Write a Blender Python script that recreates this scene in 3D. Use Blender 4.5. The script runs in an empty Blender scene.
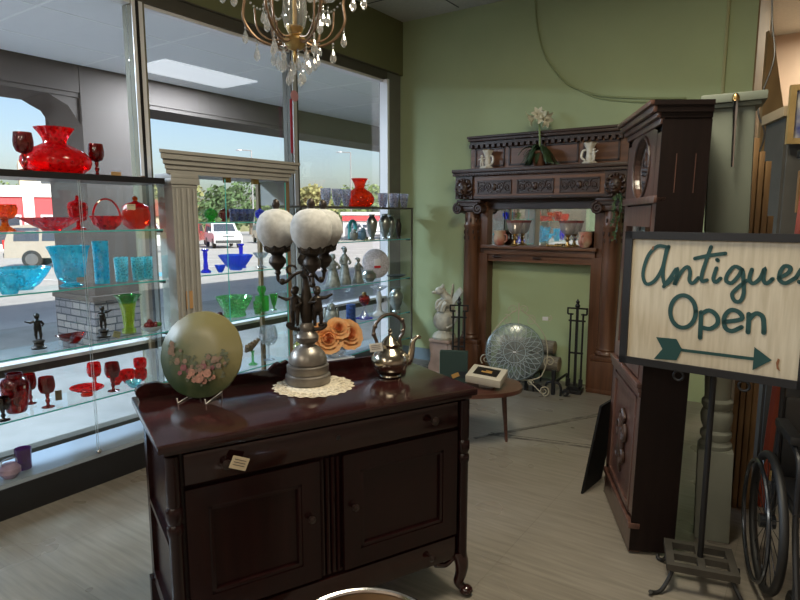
import bpy, bmesh, math, random
from mathutils import Vector, Matrix, Euler
SC = bpy.context.scene
COL = SC.collection
rnd = random.Random(7)
PI = math.pi
R_ = math.radians

# ------------------------------------------------------------------ camera, sky, sun, exposure
cam_d = bpy.data.cameras.new('camera'); cam_d.sensor_width = 36.0; cam_d.lens = 27.0; cam_d.clip_end = 400
cam = bpy.data.objects.new('camera', cam_d); COL.objects.link(cam)
cam.location = (3.87, 0.0, 1.62)
cam.rotation_euler = (PI/2 - math.atan(84/600.0), 0, R_(34.4))
SC.camera = cam

world = bpy.data.worlds.new('sky'); SC.world = world; world.use_nodes = True
wn = world.node_tree.nodes; wl = world.node_tree.links
sky = wn.new('ShaderNodeTexSky'); sky.sky_type = 'NISHITA'; sky.sun_disc = False
sky.sun_elevation = R_(40); sky.sun_rotation = R_(100); sky.air_density = 1.0; sky.dust_density = 2.5; sky.ozone_density = 1.2
bg = wn['Background']; wl.new(sky.outputs[0], bg.inputs[0]); bg.inputs[1].default_value = 0.19

sun_d = bpy.data.lights.new('sun', 'SUN'); sun_d.energy = 8.5; sun_d.angle = R_(0.6); sun_d.color = (1.0, .95, .88)
sun = bpy.data.objects.new('sun', sun_d); COL.objects.link(sun)
# light travels towards -x (from behind the shop out over the car park)
sd = Vector((-math.cos(R_(40))*math.cos(R_(12)), math.cos(R_(40))*math.sin(R_(12)), -math.sin(R_(40))))
sun.rotation_euler = sd.to_track_quat('-Z', 'Y').to_euler(); sun.location = (20, -5, 20)

LAMPS = [(3.1, 2.2, 98), (4.3, 7.85, 66), (2.0, -2.0, 58), (5.4, -2.0, 36), (2.6, -4.4, 60), (5.6, -4.4, 30)]  # passage entry is an unseen lamp added to light the far pink wall
for (lx, ly, lw) in LAMPS:
    ld = bpy.data.lights.new('ceiling_lamp_and_fill', 'AREA'); ld.shape = 'RECTANGLE'; ld.size = 0.58; ld.size_y = 1.16
    ld.energy = lw; ld.color = (1.0, .91, .74) if ly < 1.9 else (1.0, .90, .68)
    lo = bpy.data.objects.new('ceiling_lamp_and_fill', ld); COL.objects.link(lo); lo.location = (lx, ly, 3.63)
# one soffit panel is seen; the rest are added unseen for bluish daylight
SOFFIT = [(-1.7, -1.3, 400), (-1.7, 0.5, 340), (-2.0, 4.75, 185), (-2.0, 15.0, 130)]
for (lx, ly, lw) in SOFFIT:
    ld = bpy.data.lights.new('canopy_lamp_and_fill', 'AREA'); ld.shape = 'RECTANGLE'; ld.size = 0.58; ld.size_y = 1.16
    ld.energy = lw; ld.color = (.68, .83, 1.0)
    lo = bpy.data.objects.new('canopy_lamp_and_fill', ld); COL.objects.link(lo); lo.location = (lx-.3, ly, 3.262)

vs = SC.view_settings
vs.view_transform = 'Standard'; vs.look = 'None'; vs.gamma = 1.0; vs.exposure = 0.0
try: vs.use_curve_mapping = False
except Exception: pass
try:
    SC.cycles.transparent_max_bounces = 40; SC.cycles.max_bounces = 10; SC.cycles.glossy_bounces = 6
    SC.cycles.transmission_bounces = 10; SC.cycles.caustics_reflective = False; SC.cycles.caustics_refractive = False
    SC.cycles.sample_clamp_indirect = 4.0
except Exception: pass

# ------------------------------------------------------------------ helpers
class G:
    """collects shapes in one bmesh"""
    def __init__(s): s.bm = bmesh.new()
    def box(s, c, d, rot=None, bev=0.0):
        x, y, z = [v/2 for v in d]
        r = Euler(rot).to_matrix() if rot else Matrix.Identity(3)
        vs_ = [s.bm.verts.new(Vector(c) + r @ Vector((i*x, j*y, k*z))) for i in (-1, 1) for j in (-1, 1) for k in (-1, 1)]
        fs = [(0,1,3,2),(4,6,7,5),(0,4,5,1),(2,3,7,6),(0,2,6,4),(1,5,7,3)]
        ff = [s.bm.faces.new([vs_[q] for q in f]) for f in fs]
        if bev > 0:
            es = set(e for f in ff for e in f.edges)
            bmesh.ops.bevel(s.bm, geom=list(es), offset=bev, segments=2, affect='EDGES', profile=.6)
        return s
    def lathe(s, prof, seg=24, c=(0,0,0), mod=None, mat=None, open_ends=False):
        rings = []
        for (r, z) in prof:
            ring = []
            for k in range(seg):
                a = 2*PI*k/seg
                rr = r*(mod(a, z) if mod else 1.0)
                p = Vector((rr*math.cos(a), rr*math.sin(a), z))
                if mat: p = mat @ p
                ring.append(s.bm.verts.new(Vector(c)+p))
            rings.append(ring)
        for i in range(len(rings)-1):
            for k in range(seg):
                try: s.bm.faces.new((rings[i][k], rings[i][(k+1)%seg], rings[i+1][(k+1)%seg], rings[i+1][k]))
                except ValueError: pass
        if not open_ends:
            if prof[0][0] > 1e-5: s.bm.faces.new(list(reversed(rings[0])))
            if prof[-1][0] > 1e-5: s.bm.faces.new(rings[-1])
        return s
    def tube(s, pts, r, seg=8, closed=False):
        pts = [Vector(p) for p in pts]; n = len(pts)
        rs = r if isinstance(r, (list, tuple)) else [r]*n
        rings = []; up = None
        for i, p in enumerate(pts):
            if closed: t = pts[(i+1)%n]-pts[(i-1)%n]
            else: t = pts[min(i+1,n-1)]-pts[max(i-1,0)]
            if t.length < 1e-9: t = Vector((0,0,1))
            t.normalize()
            if up is None:
                up = Vector((0,0,1)) if abs(t.z) < .9 else Vector((1,0,0))
            u = up - t*up.dot(t)
            if u.length < 1e-6: u = t.orthogonal()
            u.normalize(); up = u
            v = t.cross(u)
            rings.append([s.bm.verts.new(p+(u*math.cos(2*PI*k/seg)+v*math.sin(2*PI*k/seg))*rs[i]) for k in range(seg)])
        m = n if closed else n-1
        for i in range(m):
            a, b = rings[i], rings[(i+1)%n]
            for k in range(seg): s.bm.faces.new((a[k], a[(k+1)%seg], b[(k+1)%seg], b[k]))
        if not closed:
            s.bm.faces.new(list(reversed(rings[0]))); s.bm.faces.new(rings[-1])
        return s
    def ball(s, c, r, seg=14, rings=8):
        rx, ry, rz = r if isinstance(r, (list, tuple)) else (r, r, r)
        prof = [(math.sin(PI*i/rings), -math.cos(PI*i/rings)) for i in range(rings+1)]
        prof[0] = (0.001, -1); prof[-1] = (0.001, 1)
        return s.lathe(prof, seg, c, mat=Matrix.Diagonal((rx, ry, rz)))
    def prism(s, poly, depth, frame=None):
        """poly of (u,v); extruded along w by depth; frame maps (u,v,w) -> xyz"""
        fr = frame or (lambda u, v, w: (u, v, w))
        a = [s.bm.verts.new(fr(u, v, 0)) for u, v in poly]; b = [s.bm.verts.new(fr(u, v, depth)) for u, v in poly]
        n = len(poly)
        s.bm.faces.new(list(reversed(a))); s.bm.faces.new(b)
        for i in range(n): s.bm.faces.new((a[i], a[(i+1)%n], b[(i+1)%n], b[i]))
        return s
    def ribbon(s, pts, w, depth, frame):
        """flat brush stroke of width w along 2-D points"""
        P = [Vector((p[0], p[1])) for p in smooth(pts, 4)]
        L, Rr = [], []
        for i, p in enumerate(P):
            t = P[min(i+1, len(P)-1)]-P[max(i-1, 0)]
            if t.length < 1e-9: t = Vector((1, 0))
            t.normalize(); nn = Vector((-t.y, t.x))
            L.append(p+nn*w/2); Rr.append(p-nn*w/2)
        for i in range(len(P)-1):
            q = [L[i], L[i+1], Rr[i+1], Rr[i]]
            vs_ = [s.bm.verts.new(frame(v.x, v.y, depth)) for v in q]
            s.bm.faces.new(vs_)
        for p in (P[0], P[-1]):
            s.bm.faces.new([s.bm.verts.new(frame(p.x+w/2*math.cos(a*PI/5), p.y+w/2*math.sin(a*PI/5), depth)) for a in range(10)])
        return s
    def quad(s, *p): s.bm.faces.new([s.bm.verts.new(v) for v in p]); return s
    def xf(s, M): bmesh.ops.transform(s.bm, matrix=M, verts=s.bm.verts); return s
    def done(s, name, m, parent=None, loc=None, rot=None, flat=False, ang=38):
        bm = s.bm
        bmesh.ops.recalc_face_normals(bm, faces=bm.faces)
        if not flat:
            for f in bm.faces: f.smooth = True
            lim = R_(ang)
            for e in bm.edges:
                if len(e.link_faces) == 2 and e.calc_face_angle(0) > lim: e.smooth = False
        me = bpy.data.meshes.new(name); bm.to_mesh(me); bm.free()
        if m: me.materials.append(m)
        o = bpy.data.objects.new(name, me); COL.objects.link(o)
        if parent: o.parent = parent
        if loc: o.location = loc
        if rot: o.rotation_euler = rot
        return o

def smooth(pts, k=6):
    """Catmull-Rom through points"""
    P = [Vector(p) for p in pts]
    if len(P) < 3: return P
    out = []
    for i in range(len(P)-1):
        p0, p1, p2, p3 = P[max(i-1, 0)], P[i], P[i+1], P[min(i+2, len(P)-1)]
        for j in range(k):
            t = j/k
            out.append(.5*((2*p1)+(p2-p0)*t+(2*p0-5*p1+4*p2-p3)*t*t+(3*p1-p0-3*p2+p3)*t**3))
    out.append(P[-1]); return out
def spiral(c, r0, r1, turns, n=28, a0=0, plane='xz'):
    o = []
    for i in range(n+1):
        t = i/n; r = r0+(r1-r0)*t; a = a0+2*PI*turns*t
        u, v = r*math.cos(a), r*math.sin(a)
        o.append((c[0]+u, c[1], c[2]+v) if plane == 'xz' else (c[0], c[1]+u, c[2]+v))
    return o

def tag(o, label, cat, group=None):
    o['label'] = label; o['category'] = cat
    if group: o['group'] = group
    return o
def thing(name, label, cat, loc=(0,0,0), rotz=0, group=None, rot=None):
    o = bpy.data.objects.new(name, None); COL.objects.link(o); o.empty_display_size = .05
    o.location = loc; o.rotation_euler = rot or (0, 0, rotz)
    return tag(o, label, cat, group)
def struct(o):
    o['kind'] = 'structure'; return o
def dup(src, loc, rotz=None, label=None, group=None, scale=None):
    r = src.copy(); COL.objects.link(r); r.location = loc
    if rotz is not None: r.rotation_euler = (0, 0, rotz)
    if scale: r.scale = (scale, scale, scale) if not isinstance(scale, tuple) else scale
    if label: r['label'] = label
    if group: r['group'] = group
    for ch in list(src.children):
        c = ch.copy(); COL.objects.link(c); c.parent = r
        for g in list(ch.children):
            d = g.copy(); COL.objects.link(d); d.parent = c
    return r

# ------------------------------------------------------------------ materials
MATS = {}
def pm(name, col, rough=.5, metal=0, var=0.0, scale=8.0, bump=0.0, spec=None, coat=0, stretch=None, col2=None, trans=0, detail=4):
    if name in MATS: return MATS[name]
    m = bpy.data.materials.new(name); m.use_nodes = True; MATS[name] = m
    nt = m.node_tree; b = nt.nodes['Principled BSDF']
    b.inputs['Base Color'].default_value = (*col, 1); b.inputs['Roughness'].default_value = rough; b.inputs['Metallic'].default_value = metal
    if spec is not None: b.inputs['Specular IOR Level'].default_value = spec
    if coat: b.inputs['Coat Weight'].default_value = coat; b.inputs['Coat Roughness'].default_value = .12
    if trans: b.inputs['Transmission Weight'].default_value = trans
    tc = nt.nodes.new('ShaderNodeTexCoord'); mp = nt.nodes.new('ShaderNodeMapping')
    nt.links.new(tc.outputs['Object'], mp.inputs[0])
    if stretch: mp.inputs['Scale'].default_value = stretch
    nz = nt.nodes.new('ShaderNodeTexNoise'); nz.inputs['Scale'].default_value = scale; nz.inputs['Detail'].default_value = detail
    nt.links.new(mp.outputs[0], nz.inputs['Vector'])
    if var or col2:
        rp = nt.nodes.new('ShaderNodeValToRGB')
        c2 = col2 or tuple(min(1, c*(1+var)) for c in col); c1 = col if col2 else tuple(c*(1-var) for c in col)
        rp.color_ramp.elements[0].position = .34; rp.color_ramp.elements[1].position = .66
        rp.color_ramp.elements[0].color = (*c1, 1); rp.color_ramp.elements[1].color = (*c2, 1)
        nt.links.new(nz.outputs['Fac'], rp.inputs[0]); nt.links.new(rp.outputs[0], b.inputs['Base Color'])
    if bump:
        bp = nt.nodes.new('ShaderNodeBump'); bp.inputs['Strength'].default_value = bump; bp.inputs['Distance'].default_value = .01
        nt.links.new(nz.outputs['Fac'], bp.inputs['Height']); nt.links.new(bp.outputs[0], b.inputs['Normal'])
    return m
def wood(name, c1, c2, rough=.35, axis='x', scale=3.0, coat=0, spec=None):
    st = {'x': (.6, 9, 9), 'y': (9, .6, 9), 'z': (9, 9, .6)}[axis]
    return pm(name, c1, rough, col2=c2, scale=scale, stretch=st, bump=.04, coat=coat, detail=6, spec=spec)
def glass(name, col, gl=.09, rough=.02, dif=0.0, dcol=None, pattern=0, pscale=60):
    """thin tinted glass: see-through colour plus a mirror sheen that grows at grazing angles"""
    if name in MATS: return MATS[name]
    m = bpy.data.materials.new(name); m.use_nodes = True; MATS[name] = m
    nt = m.node_tree; N = nt.nodes; L = nt.links
    for n in list(N):
        if n.type != 'OUTPUT_MATERIAL': N.remove(n)
    out = [n for n in N if n.type == 'OUTPUT_MATERIAL'][0]
    tr = N.new('ShaderNodeBsdfTransparent'); tr.inputs[0].default_value = (*col, 1)
    gs = N.new('ShaderNodeBsdfGlossy'); gs.inputs[0].default_value = (1, 1, 1, 1); gs.inputs['Roughness'].default_value = rough
    lw = N.new('ShaderNodeLayerWeight'); lw.inputs[0].default_value = .28
    mr = N.new('ShaderNodeMapRange'); mr.inputs[1].default_value = 0; mr.inputs[2].default_value = 1; mr.inputs[3].default_value = gl*.55; mr.inputs[4].default_value = min(.6, gl*5)
    L.new(lw.outputs['Fresnel'], mr.inputs[0])
    base = tr
    # longer path through the glass towards the silhouette: deeper colour there
    fc = N.new('ShaderNodeMapRange'); fc.inputs[1].default_value = .15; fc.inputs[2].default_value = .95; fc.interpolation_type = 'SMOOTHSTEP'
    cm = N.new('ShaderNodeMix'); cm.data_type = 'RGBA'; cm.inputs['A'].default_value = (*col, 1); cm.inputs['B'].default_value = (*[c**2.6*.85 for c in col], 1)
    L.new(lw.outputs['Facing'], fc.inputs[0]); L.new(fc.outputs[0], cm.inputs['Factor'])
    if min(col) < .93: L.new(cm.outputs['Result'], tr.inputs[0])
    if dif:
        df = N.new('ShaderNodeBsdfDiffuse'); df.inputs[0].default_value = (*(dcol or col), 1)
        tl = N.new('ShaderNodeBsdfTranslucent'); tl.inputs[0].default_value = (*(dcol or col), 1)
        ad = N.new('ShaderNodeMixShader'); ad.inputs[0].default_value = .5
        L.new(df.outputs[0], ad.inputs[1]); L.new(tl.outputs[0], ad.inputs[2])
        mx = N.new('ShaderNodeMixShader'); mx.inputs[0].default_value = dif
        L.new(tr.outputs[0], mx.inputs[1]); L.new(ad.outputs[0], mx.inputs[2])
        if pattern:
            vo = N.new('ShaderNodeTexVoronoi'); vo.inputs['Scale'].default_value = pscale
            tc = N.new('ShaderNodeTexCoord'); L.new(tc.outputs['Object'], vo.inputs['Vector'])
            m2 = N.new('ShaderNodeMapRange'); m2.inputs[1].default_value = .1; m2.inputs[2].default_value = .7
            m2.inputs[3].default_value = dif*(1-pattern); m2.inputs[4].default_value = min(1, dif*(1+pattern))
            L.new(vo.outputs['Distance'], m2.inputs[0]); L.new(m2.outputs[0], mx.inputs[0])
        base = mx
    mm = N.new('ShaderNodeMixShader'); L.new(mr.outputs[0], mm.inputs[0]); L.new(base.outputs[0], mm.inputs[1]); L.new(gs.outputs[0], mm.inputs[2])
    L.new(mm.outputs[0], out.inputs[0])
    return m

M_wall = pm('green_wall_paint', (.40, .485, .285), .75, var=.04, scale=2, bump=.02)
M_header = pm('olive_green_paint', (.16, .17, .08), .8, var=.05, scale=2)
M_pink = pm('warm_tan_wall_paint', (.55, .43, .35), .8, var=.05, scale=2)
M_brown = pm('brown_painted_board', (.22, .14, .06), .7, var=.12, scale=4)
M_ceil = pm('grey_white_ceiling_tile', (.50, .50, .46), .9, var=.05, scale=30)
M_seam = pm('dark_seam', (.05, .05, .05), .8)
M_white = pm('white_paint', (.75, .76, .80), .6, var=.03)
M_black = pm('black_laminate', (.012, .012, .014), .28)
M_blackiron = pm('black_iron', (.014, .014, .016), .45, metal=.3)
M_alu = pm('anodised_aluminium', (.55, .56, .58), .4, metal=.4)
M_alu_l = pm('pale_aluminium', (.80, .80, .82), .35, metal=.2)
M_alu_d = pm('dark_bronze_frame', (.08, .075, .06), .45, metal=.2)
M_jamb = pm('grey_jamb', (.17, .17, .15), .6, var=.05)
M_olive = pm('olive_frame_side', (.14, .125, .07), .6, var=.1)
M_pane = glass('window_glass', (.98, .99, .99), gl=.035)
M_shelf = glass('shelf_glass', (.965, .99, .985), gl=.035)
M_edge = pm('teal_glass_edge', (.10, .55, .55), .2, spec=.8)
M_mirror = pm('mirror', (.88, .90, .88), .02, metal=1.0)

# ------------------------------------------------------------------ floor
def floor_mat():
    m = bpy.data.materials.new('worn_vinyl_plank'); m.use_nodes = True
    nt = m.node_tree; N, L = nt.nodes, nt.links; b = N['Principled BSDF']
    tc = N.new('ShaderNodeTexCoord'); mp = N.new('ShaderNodeMapping'); L.new(tc.outputs['Object'], mp.inputs[0])
    mp.inputs['Rotation'].default_value = (0, 0, 0)
    br = N.new('ShaderNodeTexBrick'); br.inputs['Scale'].default_value = 1.0; br.inputs['Brick Width'].default_value = .92; br.inputs['Row Height'].default_value = .61
    br.inputs['Mortar Size'].default_value = .0022; br.inputs['Mortar Smooth'].default_value = .6; br.offset = 0
    br.inputs['Color1'].default_value = (.18, .154, .122, 1); br.inputs['Color2'].default_value = (.21, .184, .15, 1); br.inputs['Mortar'].default_value = (.15, .13, .10, 1)
    L.new(mp.outputs[0], br.inputs['Vector'])
    nz = N.new('ShaderNodeTexNoise'); nz.inputs['Scale'].default_value = 3.0; nz.inputs['Detail'].default_value = 8
    mp2 = N.new('ShaderNodeMapping'); mp2.inputs['Scale'].default_value = (1.2, 14, 1); L.new(tc.outputs['Object'], mp2.inputs[0]); L.new(mp2.outputs[0], nz.inputs['Vector'])
    mx = N.new('ShaderNodeMix'); mx.data_type = 'RGBA'; mx.blend_type = 'OVERLAY'; mx.inputs['Factor'].default_value = .45
    L.new(br.outputs['Color'], mx.inputs['A']); L.new(nz.outputs['Fac'], mx.inputs['B'])
    hs = N.new('ShaderNodeHueSaturation'); hs.inputs['Saturation'].default_value = .8
    L.new(mx.outputs['Result'], hs.inputs['Color'])
    L.new(hs.outputs[0], b.inputs['Base Color'])
    nz2 = N.new('ShaderNodeTexNoise'); nz2.inputs['Scale'].default_value = 3; L.new(tc.outputs['Object'], nz2.inputs['Vector'])
    mr = N.new('ShaderNodeMapRange'); mr.inputs[3].default_value = .2; mr.inputs[4].default_value = .4
    L.new(nz2.outputs['Fac'], mr.inputs[0]); L.new(mr.outputs[0], b.inputs['Roughness'])
    return m
M_floor = floor_mat()
RX0, RX1, RY0, RY1, H = 0.0, 8.0, -6.0, 5.68, 3.70
struct(G().box((4, 1.5, -.05), (8.3, 15.4, .1)).done('floor', M_floor))
struct(G().box((3.95, 1.5, H+.05), (8.2, 15.4, .1)).done('ceiling', M_ceil))
cs = G()
for yy in (5.0, 3.8, 2.6, 1.4, .2, -1.0): cs.box((4, yy, H-.002), (8, .012, .004))
for xx in (.75, 1.95, 3.15, 4.35, 5.55, 6.75): cs.box((xx, -.2, H-.002), (.012, 11.6, .004))
struct(cs.done('trim_1', M_seam))
# back wall with the opening at its right end; the wall beyond
struct(G().box((1.66, 6.20, H/2), (3.44, 1.04, H)).done('wall_back', M_wall))
struct(G().box((5.0, 8.6, H/2), (6.4, .12, H)).done('wall_far', M_pink))
struct(G().box((8.06, 1.5, H/2), (.12, 15.2, H)).done('wall_right', M_pink))
struct(G().box((4, -6.06, H/2), (8.2, .12, H)).done('wall_rear', M_pink))
struct(G().box((3.386, 6.20, H/2), (.012, 1.04, H)).done('trim_2', M_brown))
struct(G().box((3.2, 7.7, H/2), (.12, 1.9, H)).done('wall_passage', M_pink))
struct(G().box((.28, 5.67, .065), (.5, .02, .13)).done('baseboard_back', pm('blue_grey_baseboard', (.20, .27, .33), .5)))
# conduit run up the wall end
struct(G().tube([(3.17, 5.665, 3.69), (3.17, 5.665, 2.0)], .014).done('trim_3', pm('painted_conduit', (.42, .44, .25), .5)))
# window wall: header over the glass
struct(G().box((-.10, -.25, 3.42), (.24, 11.9, .56)).done('wall_left', M_header))
struct(G().box((-.09, -3.9, 1.57), (.2, 4.2, 3.14)).done('wall_left_rear', M_header))
struct(G().box((-.055, 1.8, 3.095), (.13, 7.2, .09)).box((.012, 1.8, 3.145), (.02, 7.6, .012)).done('trim_4', M_alu_d))
struct(G().box((-.05, 1.78, 3.040), (.09, 7.16, .03)).done('trim_5', M_alu_l))
struct(G().box((-.05, 1.8, .05), (.12, 7.2, .10)).done('trim_6', M_alu_d))
BAYS = [(-1.78, .90), (1.02, 2.475), (2.575, 3.96), (4.05, 5.34)]
for i, (a, b_) in enumerate(BAYS):
    w = bpy.data.objects.new('window_%d' % (i+1), None); COL.objects.link(w); w.location = (-.05, (a+b_)/2, .1); struct(w)
    L_ = b_-a
    G().box((0, 0, 1.465), (.008, L_, 2.91)).done('pane', M_pane, w)
    f = G(); f.box((.005, 0, .60), (.085, L_, .055)); f.box((.005, 0, .05), (.09, L_, .1))
    f.done('crossbar', M_alu_d, w)
    G().box((.03, 0, .638), (.10, L_, .022)).done('crossbar_cap', M_alu_l, w)
# mullions
for k, (a, b_) in enumerate(((.90, 1.02), (2.475, 2.575), (3.96, 4.05))):
    o = struct(G().box((-.05, (a+b_)/2, 1.57), (.10, b_-a, 2.96)).done('trim_%d' % (7+k), M_olive if k < 2 else M_alu_d))
    if k < 2:
        g = G(); g.box((.004, a+.014, 1.57), (.012, .024, 2.96)); g.box((.004, a+.066, 1.57), (.012, .028, 2.96)); g.done('mullion_cap', M_alu_l, o)
        G().box((.003, a+.039, 1.57), (.010, .024, 2.96)).done('mullion_gap', M_black, o)
    else:
        G().box((.006, a+.035, 1.57), (.014, .045, 2.96)).done('mullion_cap', M_alu, o)
j = struct(G().box((-.05, 5.53, 1.57), (.10, .26, 3.14)).done('trim_10', M_jamb))
g = G(); g.box((.0, 5.362, 1.57), (.10, .036, 2.96)); g.done('jamb_stop', M_alu_l, j)
G().box((.004, 5.39, 1.57), (.012, .018, 2.96)).done('jamb_gap', M_black, j)
# scuffed seam strips across the floor
sm = pm('scuffed_seam', (.045, .04, .035), .6, col2=(.20, .18, .15), scale=14)
def seam(g, p, q, w):
    p, q = Vector(p), Vector(q); c = (p+q)/2; d = q-p; g.box((c.x, c.y, .0012), (d.length, w, .0024), rot=(0, 0, math.atan2(d.y, d.x)))
g = G(); seam(g, (1.93, 3.80), (2.70, 5.18), .028); seam(g, (1.98, 3.93), (2.93, 4.16), .024); seam(g, (1.98, 3.97), (2.93, 4.21), .010); seam(g, (2.0, 3.9), (2.73, 5.14), .010)
struct(g.done('trim_11', sm))
# lit diffuser panels of the seen canopy lamp and the added unseen ones, the small troffers of the shop ceiling
M_diff = bpy.data.materials.new('lamp_and_fill_diffuser'); M_diff.use_nodes = True
M_diff.node_tree.nodes['Principled BSDF'].inputs['Emission Color'].default_value = (.88, .93, 1, 1); M_diff.node_tree.nodes['Principled BSDF'].inputs['Emission Strength'].default_value = .55
for (lx, ly, lw) in SOFFIT: struct(G().box((0, 0, 0), (.66, 1.30, .01)).done('canopy_lamp_and_fill_panel', M_diff, None, (lx-.3, ly, 3.272)))
# ceiling light fixtures (troffers) around the area lamps, out of view; the passage one is added
for k, (lx, ly, lw) in enumerate(LAMPS):
    o = struct(G().box((0, 0, .02), (.66, 1.26, .04)).done('ceiling_fixture_and_fill', M_white, None, (lx, ly, 3.66)))
# painted cord looping over the green wall
tag(G().tube(smooth([(1.53, 5.668, 3.68), (1.545, 5.668, 3.5), (1.593, 5.668, 3.27), (1.66, 5.668, 3.10), (1.751, 5.668, 2.977), (1.84, 5.668, 2.87), (1.948, 5.668, 2.792), (2.182, 5.668, 2.70), (2.531, 5.668, 2.64), (2.9, 5.668, 2.60)], 6), .009)
    .tube(smooth([(2.0, 5.668, 2.765), (2.182, 5.668, 2.675), (2.531, 5.668, 2.607), (2.9, 5.668, 2.58)], 5), .007)
    .done('wall_cord', pm('green_painted_cord', (.30, .36, .19), .5)), 'green painted cord looping down from the ceiling across the green wall', 'cord')

# ------------------------------------------------------------------ outside: walk, car park, canopy
M_conc = pm('concrete_walk', (.245, .235, .225), .85, var=.10, scale=3, bump=.05)
M_asph = pm('asphalt', (.38, .36, .35), .9, var=.08, scale=1.2)
M_stucco = pm('taupe_stucco', (.098, .074, .060), .9, var=.06, scale=60, bump=.1)
M_soffit = pm('white_soffit_panel', (.84, .84, .86), .8, var=.01)
struct(G().box((-2.9, 12, -.06), (5.55, 80, .12)).done('sidewalk', M_conc))
struct(G().quad((-5.6, -40, -.16), (-5.6, 130, -.16), (-120, 130, -2.2), (-120, -40, -2.2)).done('parking_lot', M_asph))
ps = G()
def lz(x): return -.16+(x+5.6)*.01783
for y0 in range(0, 70, 3):
    ps.quad((-15.0, y0, lz(-15.0)+.012), (-15.0, y0+.12, lz(-15)+.012), (-20, y0+.12, lz(-20)+.012), (-20, y0, lz(-20)+.012))
struct(ps.done('parking_lines', pm('white_road_paint', (.75, .75, .75), .8)))
struct(G().quad((-13.2, 10.0, lz(-13.2)+.013), (-13.2, 13.5, lz(-13.2)+.013), (-14.6, 13.5, lz(-14.6)+.013), (-14.6, 10, lz(-14.6)+.013)).done('accessible_bay_marking', pm('blue_road_paint', (.10, .50, .75), .8)))
sof = struct(G().box((-1.85, 12, 3.31), (3.5, 80, .06)).done('canopy_soffit', M_soffit))
sg = G()
for k in range(4): sg.box((-.45-.92*k, 12, 3.2785), (.022, 80, .003))
for k in range(32): sg.box((-1.85, -6+1.22*k, 3.2785), (3.4, .022, .003))
sg.done('soffit_grid', pm('white_grid_strip', (.97, .97, .97), .8), sof)
struct(G().box((-3.35, 12, 3.11), (.66, 80, .36)).box((-3.03, 12, 3.13), (.05, 80, .30)).done('canopy_beam', M_stucco))
struct(G().box((-2.25, 12, 4.0), (4.0, 80, 1.3)).done('canopy_roof', M_stucco))
struct(G().box((4.08, 12, 4.15), (8.66, 80, .7)).done('roof', M_stucco))
def stone_mat():
    m = bpy.data.materials.new('stacked_stone'); m.use_nodes = True
    nt = m.node_tree; N, L = nt.nodes, nt.links; b = N['Principled BSDF']; b.inputs['Roughness'].default_value = .9
    tc = N.new('ShaderNodeTexCoord'); sx = N.new('ShaderNodeSeparateXYZ'); L.new(tc.outputs['Object'], sx.inputs[0])
    ad = N.new('ShaderNodeMath'); L.new(sx.outputs[0], ad.inputs[0]); L.new(sx.outputs[1], ad.inputs[1])
    cb = N.new('ShaderNodeCombineXYZ'); L.new(ad.outputs[0], cb.inputs[0]); L.new(sx.outputs[2], cb.inputs[1])
    br = N.new('ShaderNodeTexBrick'); br.inputs['Scale'].default_value = 1; br.inputs['Brick Width'].default_value = .23; br.inputs['Row Height'].default_value = .085
    br.inputs['Mortar Size'].default_value = .008; br.inputs['Color1'].default_value = (.26, .225, .205, 1); br.inputs['Color2'].default_value = (.15, .135, .14, 1); br.inputs['Mortar'].default_value = (.05, .05, .055, 1)
    br.squash = .7; br.squash_frequency = 3; L.new(cb.outputs[0], br.inputs[0]); L.new(br.outputs[0], b.inputs['Base Color'])
    bp = N.new('ShaderNodeBump'); bp.inputs['Distance'].default_value = .03; L.new(br.outputs['Fac'], bp.inputs['Height']); bp.invert = True; L.new(bp.outputs[0], b.inputs['Normal'])
    return m
M_stone = stone_mat()
for k, cy in enumerate((4.055, 12.2, 20.4, -4.2)):
    c = struct(G().box((0, 0, 1.95), (.83, .67, 2.7)).done('canopy_column', M_stucco, None, (-3.415, cy, 0)))
    G().box((0, 0, .32), (.90, .74, .64)).done('stone_base', M_stone, c)
    G().box((0, 0, .66), (.94, .78, .06)).done('stone_cap', M_stucco, c)
    # flared arch brackets either side, under the beam
    for s in (-1,):
        br = G(); poly = [(0, 0), (0, -.30), (.05, -.22), (.13, -.10), (.24, -.05), (.34, 0)]
        br.prism([(p[0], p[1]) for p in poly], .62, lambda u, v, w, s=s: (-.24+w, s*(.335+u), 2.932+v))
        br.done('arch_bracket', M_stucco, c)
# ================================================================== FURNITURE
W_mah = wood('dark_mahogany', (.014, .0032, .0034), (.024, .0060, .0055), .13, 'x', coat=0, spec=.6)
W_mah_z = wood('dark_mahogany_upright', (.0095, .0022, .0026), (.016, .0040, .0040), .26, 'z', spec=.35)
W_oak = wood('dark_brown_oak', (.072, .030, .015), (.135, .057, .028), .38, 'z')
W_oak_x = wood('dark_brown_oak_board', (.095, .040, .019), (.18, .078, .037), .38, 'x')
W_oak_d = wood('carved_dark_oak', (.026, .012, .008), (.05, .022, .013), .42, 'x')
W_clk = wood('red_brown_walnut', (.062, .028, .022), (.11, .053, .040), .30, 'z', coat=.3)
W_clk_shade = wood('shaded_walnut_side', (.007, .0035, .0032), (.011, .0055, .005), .5, 'z', spec=.2)  # same walnut darkened, the unlit side's shade put into the colour
M_knob = pm('dark_wood_knob', (.015, .008, .007), .3)
M_brass = pm('aged_brass', (.45, .30, .12), .3, metal=1.0, var=.2, scale=20)
M_silver = pm('tarnished_silver', (.40, .36, .29), .2, metal=1.0, var=.25, scale=6)
M_chrome = pm('bright_metal', (.7, .7, .72), .18, metal=1.0)
M_tagp = pm('cream_paper_tag', (.62, .52, .36), .9)
M_tagw = pm('white_paper_tag', (.70, .68, .64), .9)
M_ink = pm('ink', (.08, .07, .07), .9)

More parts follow.
